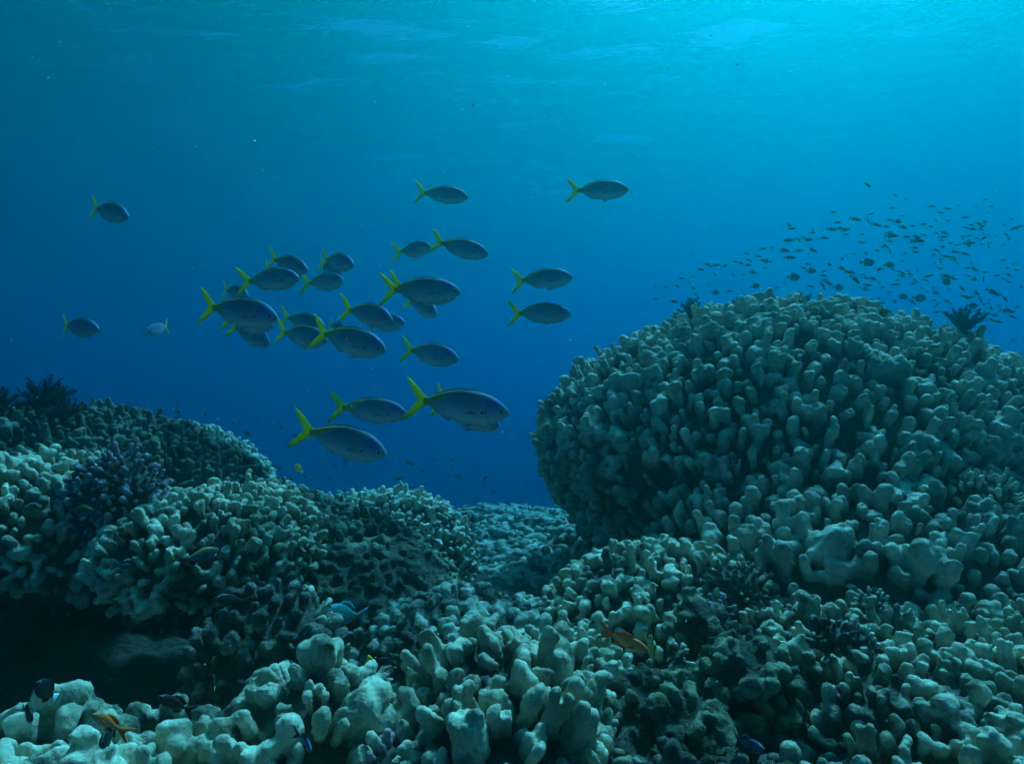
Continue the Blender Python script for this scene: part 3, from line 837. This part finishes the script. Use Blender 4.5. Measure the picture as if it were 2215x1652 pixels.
SD = "830,533,35,15 1005,648,80,28 1090,652,80,-5 1187,660,80,-22 925,697,85,0 1078,745,60,50 723,792,60,5 848,777,45,-10 808,835,55,75 672,878,60,35 840,892,50,25 555,885,50,10 440,880,45,30 1015,860,45,40 875,965,45,35 445,1012,50,10 638,1042,80,5 1000,1020,40,40 1280,755,45,35 1388,757,60,5 1300,613,62,2 1365,628,62,0 1420,527,65,-2 1545,555,75,12 1630,607,105,-15 1450,598,70,18 1435,650,70,0 1480,717,75,-3 1495,737,60,5 1620,685,40,0 1590,478,70,-3 1697,463,60,0 1875,220,85,12 1905,262,65,0 1820,493,130,0 1885,570,110,3 1880,384,100,-3 1985,385,70,35 2080,378,110,-8 2125,490,120,15 2130,300,70,0 2028,352,55,10 2140,268,40,0 2075,533,55,12 1750,893,60,0 1838,845,55,30 1240,930,65,0 2105,875,80,5 1985,497,80,0 1860,637,50,-3"
K = 600 / 2203 * 2214 / 3000
def rows(s): return [tuple(float(q) for q in r.split(",")) for r in s.split()]
pts = [((2400 * .738) + x * K, (500 * .738) + y * K, l * K, a) for x, y, l, a in rows(SC)]
pts += [((1800 * .738) + x * K, (600 * .738) + y * K, l * K, a) for x, y, l, a in rows(SD)]
while len(pts) < 298:
    u, v = fr_.triangular(1560, 2214, 2150), fr_.uniform(440, 750)
    if v < 640 - (u - 1500) * 0.28 or (v > 690 and u < 2080): continue
    pts.append((u, v, fr_.uniform(8, 15), fr_.gauss(8, 14)))
for u, v, l, a in pts:
    small(fr_.choice(SLIM), u, v, l * 1.12, a, fr_.uniform(.06, .08), 4.3, 6.2, LS, GS, flip=fr_.random() < .05)

for x, y, l, a, lab in ((515, 990, 145, 5, "largest dark oval fish above the crest of the great mound"), (755, 1015, 105, 5, "dark oval fish with pale bars right of the largest oval one"),
                        (895, 1355, 100, 10, "dark oval fish low over the right shoulder of the mound, beside a yellow-tailed one"),
                        (1645, 1455, 110, 0, "dark oval fish low in the school over the mound's far right slope"),
                        (1360, 1190, 115, 48, "dark oval fish diving steeply through the small fish school"), (525, 1505, 115, 0, "dark oval fish grazing on the mound crest beside a feather star"),
                        (205, 1258, 110, 8, "dark oval fish just above the feather star on the mound crest")):
    small(fr_.choice(OVAL), 2400 * .738 + x * K, 500 * .738 + y * K, l * K, a, .16, 4.6, 5.6, lab, "dark oval fish over the great mound", turn=15)
o = small(OVALY, 2400 * .738 + 1075 * K, 500 * .738 + 1370 * K, 140 * K, 8, .17, 4.4, 5.6, "dark oval fish with an orange yellow tail over the mound's right shoulder", "dark oval fish over the great mound", turn=10)
for x, y, l, a, lab in ((1925, 780, 135, 5, "dark oval fish hovering left of the mound crest's middle feather star"), (1085, 943, 88, 5, "dark oval fish between the two leftmost feather stars of the mound"),
                        (2115, 712, 105, 5, "dark oval fish in the middle of the small fish school"), (1515, 875, 95, -8, "dark oval fish with trailing fins right of a feather star on the crest")):
    small(fr_.choice(OVAL), 1800 * .738 + x * K, 600 * .738 + y * K, l * K, a, .14, 4.4, 5.8, lab, "dark oval fish over the great mound", turn=12)
for x, y, l, a in rows("245,950,55,0 1455,958,85,0 1005,1222,48,0 490,1275,75,5 1370,1405,70,20 1260,1450,45,10 640,1375,38,-10 110,1012,70,10 810,1408,60,40"):
    small(fr_.choice(OVAL), 2400 * .738 + x * K, 500 * .738 + y * K, l * K, a, .09, 4.9, 8, "little round black fish among the slender ones over the great mound", "round black fish over the great mound")

K2 = 1000 / 2203 * .738
def left(pr, lst, ox, L, lab, grp, ylo=3.0, yhi=6.5):
    for r in rows(lst):
        x, y, l = r[:3]; a = r[3] if len(r) > 3 else fr_.gauss(5, 15)
        small(fr_.choice(pr), (ox * .738) + x * K2, 700 * .738 + y * K2, l * K2, a, L, ylo, yhi, lab, grp, flip=fr_.random() < .6)
GL = "small reef fish over the left and middle reef"
left(CHRB, "937,1103,25 1135,1107,30 1157,1116,32 1143,1160,45 1323,1135,28 1510,1182,32 1402,1283,22 1552,1328,28 1270,1330,30,80 1576,1428,28,60 1805,1480,26 1965,1535,26 760,1205,32 1097,999,18 1385,1145,18 1197,1250,22 1290,1215,18 1437,1320,18", 0, .065, "small black fish with a white tail above the left reef slope", GL)
left(CHRB[:1], "905,1205,48,10", 0, .11, "larger black fish hugging the crest of the left reef ridge", GL)
LC = "small grey fish hovering in the blue gap over the middle reef"
left(CHRG, "1225,1058,25 1140,1050,22 1655,1175,28 1815,1213,48,35 1598,1255,55,25 1510,1248,35 1910,1270,40 1490,1323,65,15 1438,1362,28 1695,1363,25 1785,1465,38 1880,1550,35 2130,1540,35,35 2085,1447,20 2165,1460,28 1465,1238,18,80 1345,1332,20,80 1525,1025,22,85 895,1007,18,70 780,968,22 600,1090,22,30 1470,1380,20 1680,1410,20,80 1900,1450,25,80 110,985,28,70", 0, .08, LC, GL)
left(CHRG, "440,1445,55,-15 335,1410,25,70 390,1368,25,85 710,1425,35 600,1420,25 520,1495,28 543,1525,20 370,1545,48,15 710,1485,35,80 755,1530,50 930,1545,45 590,1550,20,80 632,1555,25,70 907,1605,28 982,1632,42,-30 608,1600,22,80 1170,1622,25 330,1478,18 68,1535,30 182,1508,12 430,1575,25,75 470,1595,30 545,1450,20,80 505,1555,20,85 680,1635,20 18,1452,35", 1000, .08, LC, GL)
left(CHRG[:1], "1765,717,50,-10", 1000, .09, "lone small grey fish just off the great mound's upper left flank", GL)
for x, y, l, a, lab in ((1170, 1400, 50, 10, "yellow fish over the pale coral ridge, upper of two"), (1300, 1490, 60, 20, "bright yellow fish on the pale coral ridge, lower of two"),
                        (1925, 1480, 70, -60, "yellow fish turned nose up in the blue water off the left ridge"), (760, 1455, 40, 75, "little orange yellow fish over the mauve brush coral"),
                        (975, 1265, 20, 80, "tiny orange yellow fish against the dark ridge")):
    small(YELD, x * K2, 700 * .738 + y * K2, l * K2, a, .09, 2.4, 4.2, lab, GL, flip=True, turn=25)
small(YELD, 868, 1140, 16, 70, .06, 2.6, 3.3, "small yellow fish in front of the middle coral dome", GL, turn=30)

# ------------------------------------------------------------------ bigger fish close to the reef, with parts
def reef_fish(name, prof, tail, fin_t, fin_a, mb, mt, mf, eye, bend=0.0, pect=None):
    root = bpy.data.objects.new(name, None); COL.objects.link(root); root.empty_display_size = .05
    V, F = body_mesh(prof, nseg=20, bend=bend); mesh_np("body", V, F, mb, parent=root)
    V, F = fin_mesh(tail, 0.010, bend=bend); mesh_np("tail_fin", V, F, mt, parent=root)
    V, F = fin_mesh(fin_t, 0.006, bend=bend); mesh_np("dorsal_fin", V, F, mf, parent=root)
    V, F = fin_mesh(fin_a, 0.006, bend=bend); mesh_np("anal_fin", V, F, mf, parent=root)
    if pect:
        for s in (1, -1):
            V, F = side_fin((pect[0], pect[1], pect[2]), (pect[0] - .16, pect[1], pect[2] - .02), .06, .05, s); mesh_np("pectoral_fin", V, F, mf, parent=root)
    add_eyes(root, *eye)
    return root

LYRE = [(-.25, .03), (-.31, .05), (-.40, .10), (-.52, .17), (-.60, .19), (-.46, .09), (-.38, 0), (-.46, -.09), (-.60, -.19), (-.52, -.17), (-.40, -.10), (-.31, -.05), (-.25, -.03)]
def anth(mb, mt, mf, bend=0.0, d=.27):
    t, a = fins(d)
    return reef_fish("reef_fish", deep_prof(d, .07, ped=-.28), LYRE, t, a, mb, mt, mf, (.41, .035, .03, .024), bend, (.22, .062, -.03))
M_ORG = fish_mat("orange skin", (0.95, 0.17, 0.03), (0.97, 0.24, 0.06), (0.95, 0.36, 0.24), scales=.15, z0=-.13, z1=.13)
M_ORGF = fin_mat("orange fin", (0.90, 0.22, 0.05)); M_MAROON = fish_mat("dark maroon skin", (0.05, 0.018, 0.022), (0.08, 0.025, 0.03), (0.10, 0.04, 0.05), scales=.2, z0=-.13, z1=.13)
M_MARF = fin_mat("maroon fin", (0.09, 0.04, 0.05)); M_PARROT = fish_mat("blue green skin", (0.05, 0.30, 0.32), (0.10, 0.42, 0.36), (0.22, 0.50, 0.38), scales=.35, z0=-.13, z1=.13)
M_PARF = fin_mat("turquoise fin", (0.08, 0.42, 0.48)); M_BLKF = fin_mat("black fin", (0.012, 0.012, 0.014), trans=.1); M_BLK = fish_mat("velvet black skin", (0.012, 0.012, 0.015), (0.02, 0.02, 0.022), (0.03, 0.03, 0.03), scales=.3)
M_SLATE = fish_mat("slate blue skin", (0.03, 0.07, 0.12), (0.06, 0.13, 0.19), (0.14, 0.22, 0.26), scales=.2, z0=-.13, z1=.13)
M_SLATEF = fin_mat("slate fin", (0.05, 0.12, 0.17)); M_OLIVE = fish_mat("olive and blue skin", (0.16, 0.15, 0.02), (0.10, 0.10, 0.08), (0.10, 0.12, 0.26), scales=.2, z0=-.13, z1=.13)
NG = "fish hovering close to the near reef"
def near(o, nose, tail, L, y, lab, tw=1, span=.9):
    swim(o, nose, tail, L, y, tw, span=span, mid=.04); tag(o, lab, "fish", NG)
near(anth(M_ORG, M_ORGF, M_ORGF), (1402, 1404), (1312, 1371), .095, 1.28, "slim orange fish with a forked tail over the dark crevice at the mound's foot")
near(anth(M_ORG, M_ORGF, M_ORGF, .6), (205, 1539), (257, 1581), .064, 1.08, "orange fish nose up over the near bank at lower left")
near(anth(M_MAROON, M_MARF, M_MARF), (346, 1501), (408, 1540), .07, 1.08, "dark maroon fish over the near bank, right of the orange one")
near(anth(M_OLIVE, M_MARF, M_MARF, -.4), (470, 1192), (345, 1218) if False else (392, 1207), .11, 1.6, "dark slender fish below the overhanging left coral head, tail to the left", -1)
near(anth(M_MAROON, M_MARF, M_MARF), (466, 1290), (535, 1303), .10, 1.55, "dark slender fish by the right edge of the hollow's mouth")
near(anth(M_OLIVE, M_MARF, M_MARF, .3, .3), (196, 1106), (143, 1100), .095, 1.85, "olive and blue fish in front of the mauve brush coral")
near(anth(M_SLATE, M_SLATEF, M_SLATEF, .3), (1649, 1613), (1588, 1606), .075, 1.05, "slate blue fish low among the knobs at the bottom right", 1)
near(anth(M_SLATE, M_SLATEF, M_SLATEF, -.3, .3), (672, 1622), (650, 1584), .055, .98, "small dark slate fish nose down in front of the round coral head", 1)
near(anth(M_SLATE, M_SLATEF, M_SLATEF), (681, 1148), (680, 1106), .10, 2.5, "slender blue fish hanging nose down before the middle coral dome", 1)
near(anth(M_SLATE, M_SLATEF, M_SLATEF, .2, .22), (300, 1225), (258, 1218), .08, 1.8, "pale slender fish at the upper lip of the dark hollow", -1)
t, a = fins(.38)
near(reef_fish("parrotfish", deep_prof(.36, .08, ped=-.30), FORK, t, a, M_PARROT, M_PARF, M_PARF, (.40, .045, .04, .024), .3, (.2, .07, -.02)), (704, 1319), (776, 1331), .14, 1.9, "blue green parrotfish before the turf covered rock in the middle")
t, a = fins(.46)
BK = [reef_fish("damselfish", deep_prof(.46, .085), FAN, t, a, M_BLK, M_SWHITE if w else M_BLKF, M_BLKF, (.40, .045, .05, .026)) for w in (1, 0)]
near(BK[0], (82, 1473), (116, 1511), .065, 1.12, "black fish with a white tail over the near bank at the far left")
near(BK[1], (68, 1557), (52, 1527), .05, 1.08, "small all black fish low over the near bank, lowest left")
near(copy_thing(BK[1]), (218, 1603), (246, 1588), .055, 1.05, "black fish half sunk between lobes below the orange one")
near(copy_thing(BK[0]), (460, 1462), (464, 1488), .05, 1.25, "tiny black fish with a white tail at the hollow's edge")
near(copy_thing(BK[1]), (984, 1130), (1022, 1122), .16, 3.6, "round black fish in the dip of the valley floor")
near(copy_thing(BK[1]), (632, 1381), (655, 1396), .05, 1.45, "dark fish by the leafy plate coral behind the near bank")
bi = reef_fish("wrasse", deep_prof(.25, .06, ped=-.28), FAN, *fins(.25), M_BLK, M_SYEL, M_BLKF, (.42, .032, .03, .02))
near(bi, (851, 1433), (798, 1424), .075, 1.45, "black wrasse with a bright yellow tail beside the knobby finger coral", -1)
M_BUT, nt, b = new_mat("banded pale yellow skin")
N, L = nt.nodes, nt.links
tc = N.new("ShaderNodeTexCoord"); mp = N.new("ShaderNodeMapping"); mp.inputs["Rotation"].default_value = (0, math.radians(12), 0)
wv = N.new("ShaderNodeTexWave"); wv.inputs["Scale"].default_value = 1.7; wv.inputs["Distortion"].default_value = .6
rp = N.new("ShaderNodeValToRGB"); e = rp.color_ramp.elements
e[0].position = .12; e[0].color = (.03, .03, .02, 1); e[1].position = .3; e[1].color = (.55, .50, .14, 1)
L.new(tc.outputs["Object"], mp.inputs["Vector"]); L.new(mp.outputs[0], wv.inputs["Vector"]); L.new(wv.outputs["Fac"], rp.inputs["Fac"]); L.new(rp.outputs[0], b.inputs["Base Color"])
t, a = fins(.62)
near(reef_fish("butterflyfish", deep_prof(.62, .07), FAN, t, a, M_BUT, M_SYEL, M_BUT, (.38, .04, .06, .026)), (1420, 1418), (1396, 1380), .07, 1.36, "banded yellow butterflyfish half hidden behind the orange fish", 1)
# ------------------------------------------------------------------ more coral, rocks and feather stars
tag(colony("coral_colony", [((-1.2, 2.08, -.37), (.12, .11, .15))], 0.0042, 0.0075, 0.022, 0.020, M_PINK, seed=21, up=0.3, bamp=0.02, bfreq=16, kinds=(70, 20, 10, 0), dimple=0, k_lobe=.003, fine=0, warp=.1),
    "mauve brush coral of fine branchlets between the two left coral heads", "coral", CG)
tag(colony("coral_colony", [((-.19, 1.13, -.68), (.055, .05, .07))], 0.0032, 0.0062, 0.014, 0.016, M_PINK, seed=22, up=0.3, bamp=0.01, bfreq=20, kinds=(80, 20, 0, 0), dimple=0, k_lobe=.003, fine=0, warp=.1),
    "small mauve brush coral wedged between the cream lobes near the front", "coral", CG)
tag(colony("coral_colony", [((-.185, 1.38, -.60), (.05, .05, .08))], 0.0036, 0.0072, 0.014, 0.018, M_DEAD, seed=23, up=0.3, bamp=0.01, bfreq=20, kinds=(80, 20, 0, 0), dimple=0, k_lobe=.003, fine=0, warp=.1),
    "brown finger coral of tiny knobs behind the middle cream cluster", "coral", CG)
tag(colony("coral_colony", [((.63, 1.9, -.58), (.07, .06, .06))], 0.004, 0.006, 0.02, 0.016, M_DEAD, seed=24, up=0.4, bamp=0.012, bfreq=20, kinds=(80, 20, 0, 0), dimple=0, k_lobe=.003, fine=0),
    "small brown brush coral on the slope below the great mound", "coral", CG)
tag(colony("coral_colony", [((1.55, 2.25, -.37), (.09, .07, .05))], 0.0045, 0.006, 0.026, 0.018, M_FAR, seed=25, up=0.8, bamp=0.012, bfreq=20, kinds=(90, 10, 0, 0), dimple=0, k_lobe=.003, fine=0),
    "spiky table coral of thin branchlets on the mound's shaded right flank", "coral", CG)
tag(colony("coral_colony", [((-.60, 1.75, -.86), (.19, .2, .31))], 0.0055, 0.0135, 0.028, 0.036, M_DEAD, seed=26, rough=.004, up=0.3, bamp=0.035, bfreq=10, kinds=(60, 30, 10, 0)),
    "dead coral pillar with scattered small knobs at the right of the dark hollow", "coral", CG)
tag(colony("coral_colony", [((.35, 3.3, -1.17), (.62, 1.2, .20)), ((.1, 5.2, -1.32), (1.1, 1.3, .22)), ((.75, 4.2, -1.1), (.5, .8, .25))], 0.0120, 0.024, 0.022, 0.058, M_RUBBLE, seed=27, rough=.004, up=1.5, bamp=0.045, bfreq=5, kinds=(25, 25, 35, 15), dimple=.1, keep=lambda P, N: (N[:, 2] > .2) & (P[:, 1] < 6.6)),
    "pale flattened encrusting coral paving the valley floor between the mounds", "coral", CG)
tag(colony("coral_colony", [((-.15, 2.1, -.86), (.38, .28, .17))], 0.0062, 0.017, 0.014, 0.042, M_RUBBLE, seed=28, rough=.004, up=1.5, bamp=0.03, bfreq=8, kinds=(25, 25, 35, 15), dimple=.1),
    "flat plate-like coral crust on the saddle behind the near reef", "coral", CG)
for u, v, y, rr, m_, lab in ((1548, 1318, 1.72, .03, M_PINK, "little mauve finger coral tucked between knobs below the mound"),
                             (1795, 1372, 1.42, .034, M_DEAD, "bushy brown coral among the pale knobs of the bank"),
                             (1885, 1300, 1.75, .03, M_FAR, "small pale brush coral on the bank right of the brown bushy one"),
                             (1862, 1385, 1.40, .022, M_FAR, "tiny pale brush coral beside the brown bushy one"),
                             (1466, 1418, 1.33, .014, M_FAR, "tiny whitish sprig coral on the algae covered rocks")):
    tag(colony("coral_colony", [(tuple(at(u, v, y) - np.array([0, 0, rr * .3])), (rr, rr, rr * .9))], 0.0034, 0.0052, 0.016, 0.014, m_, seed=int(u), up=0.4, bamp=0.008, bfreq=25, kinds=(80, 20, 0, 0), dimple=0, k_lobe=.003, fine=0, warp=.1),
        lab, "coral", CG)
def rock(ells, lab, seed, res=.008, amp=.035, mat=None):
    tag(colony("rock", ells, res, .014, .014, .034, mat or M_TURF, seed=seed, up=.2, bamp=amp, bfreq=11, dimple=0, fine=.003, k_lobe=.012, rough=.006), lab, "rock", "turf covered rocks between the corals")
rock([((-.52, 2.45, -.92), (.36, .30, .30)), ((-.75, 2.2, -.94), (.2, .2, .25))], "dark turf covered rock below the middle coral dome", 31, .0095, .05)
rock([((.29, 1.33, -.79), (.15, .14, .17)), ((.2, 1.2, -.80), (.1, .1, .12))], "shaggy dark algae covered rock in the crevice right of the cream cluster", 32, .006)
rock([((.50, 1.42, -.66), (.075, .075, .10))], "rounded algae covered boulder standing among the knobs", 33, .005, .02)
rock([((.43, 1.55, -.58), (.05, .05, .08))], "small dark knobbly rock pillar behind the boulder", 34, .005, .02)
rock([((-1.5, 2.95, -.85), (1.2, .35, .35))], "dark rock wall at the back of the hollow", 35, .012, .06)

def top_z(c, x, y, r=.03):
    n = len(c.data.vertices); a = np.empty(n * 3, dtype=np.float32); c.data.vertices.foreach_get("co", a); a = a.reshape(-1, 3)
    k = (np.abs(a[:, 0] - x) < r) & (np.abs(a[:, 1] - y) < r)
    return float(a[k, 2].max()) if k.any() else None

def feather_star(lab, base, size, narm, spread, seed, protos=None):
    """A feather star: a small cup with arms fringed by pinnules on both sides."""
    r = random.Random(seed)
    root = bpy.data.objects.new("feather_star", None); COL.objects.link(root); root.empty_display_size = .05
    root.location = Vector(base)
    V, F = body_mesh([(.5, .1, -.1, .1), (.3, .3, -.3, .3), (0, .4, -.4, .4), (-.4, .3, -.3, .3), (-.5, .1, -.1, .1)], 10)
    c = mesh_np("cup", V * .03, F, M_STAR, parent=root)
    for i in range(narm):
        d = protos[r.randrange(len(protos))]
        o = bpy.data.objects.new("arm", d); COL.objects.link(o); o.parent = root
        az = 6.283 * i / narm + r.uniform(-.25, .25); tilt = spread * (r.random() ** .7)
        s = size * r.uniform(.75, 1.1)
        o.matrix_local = Matrix.Rotation(az, 4, 'Z') @ Matrix.Rotation(tilt, 4, 'Y') @ Matrix.Rotation(r.uniform(0, 6.28), 4, 'Z') @ Matrix.Diagonal((s, s, s, 1))
    return tag(root, lab, "feather star", "feather stars perched on the reef")

def arm_mesh(seed):
    r = random.Random(seed); V, F = [], []
    n = 26; curl = r.uniform(.3, 1.2); pts_ = []
    x = z = 0.0; th = r.uniform(-.15, .05)
    for i in range(n + 1):
        pts_.append((x, 0.015 * math.sin(i * .5 + seed), z)); th += curl / n * (0.3 + 1.8 * (i / n) ** 2)
        x += math.sin(th) / n; z += math.cos(th) / n
    for i, p in enumerate(pts_):
        w = .016 * (1 - .7 * i / n)
        for a in range(5):
            V.append((p[0] + w * math.cos(a * 1.2566), p[1] + w * math.sin(a * 1.2566), p[2]))
    for i in range(n):
        for a in range(5):
            b_ = (a + 1) % 5; F.append((i * 5 + a, i * 5 + b_, i * 5 + 5 + b_, i * 5 + 5 + a))
    for i in range(2, n):
        p = np.array(pts_[i]); q = np.array(pts_[min(i + 1, n)]); d = unit(q - p + 1e-6)
        ln = .16 * (1 - .55 * (i / n) ** 3) * r.uniform(.8, 1.15)
        for h in (0, .5):
            pp = p + (q - p) * h
            for s in (1, -1):
                side = np.array([.2 * r.uniform(-1, 1), s, 0.0]); tip = pp + unit(side) * ln * .85 + d * ln * .55
                k = len(V); w = .011
                for a in range(3):
                    V.append(tuple(pp + np.array([math.cos(a * 2.094), 0, math.sin(a * 2.094)]) * w))
                V.append(tuple(tip)); F += [(k, k + 1, k + 3), (k + 1, k + 2, k + 3), (k + 2, k, k + 3)]
    me = bpy.data.meshes.new("arm"); me.from_pydata(V, [], F); me.materials.append(M_STAR); me.validate()
    return me

M_STAR = plain("black feather star skin", (0.012, 0.013, 0.016), .8, .1)
ARMS = [arm_mesh(s) for s in range(7)]
for u, v, y, size, n, sp, lab in (
        (98, 882, 3.1, .15, 46, 1.25, "largest black feather star, bushy and fan shaped, on the left ridge"),
        (2, 892, 3.0, .11, 34, 1.3, "black feather star cut by the left border of the view"),
        (138, 893, 3.0, .11, 34, 1.3, "black feather star drooping beside the largest one on the left ridge"),
        (367, 922, 4.0, .10, 26, 1.2, "greyish feather star on the far left ridge crest"),
        (1495, 684, 3.3, .095, 34, 1.4, "black feather star with spiky spread arms, leftmost on the great mound"),
        (1594, 645, 3.55, .08, 18, .6, "slim upright feather star on the mound crest, second from left"),
        (1732, 655, 3.55, .09, 28, 1.1, "feather star with tall stiff arms in the middle of the mound crest"),
        (1850, 668, 3.6, .075, 20, .9, "feather star on the crest right of the middle, next to a fine branched coral"),
        (1990, 712, 3.55, .055, 30, 1.4, "ragged feather star on the mound's right shoulder"),
        (2085, 790, 3.0, .12, 24, 1.0, "dark feather star with long vertical arms on the mound's right slope")):
    b0 = at(u, v, y)
    for c in COL.objects:
        if c.type == 'MESH' and c.get("category") == "coral" and len(c.data.vertices) > 20000:
            z = top_z(c, b0[0], b0[1])
            if z is not None and abs(z - b0[2]) < .2: b0[2] = z - .008; break
    feather_star(lab, b0, size, n, sp, int(u), ARMS)

# drifting specks in the water
r = np.random.default_rng(5); V, F = [], []
for i in range(700):
    y = r.uniform(1.0, 6.0); c = at(r.uniform(0, 2214), r.uniform(0, 1500), y); s = r.uniform(.0008, .0024)
    k = len(V)
    for d in ((1, 0, 0), (-1, 0, 0), (0, 1, 0), (0, -1, 0), (0, 0, 1), (0, 0, -1)): V.append(c + np.array(d) * s * r.uniform(.6, 1.4))
    for a in (0, 1):
        for b_ in (2, 3):
            for c_ in (4, 5): F.append((k + a, k + b_, k + c_))
tag(mesh_np("drifting_specks", np.array(V), F, plain("pale plankton", (.6, .6, .55)), smooth=False), kind='stuff')
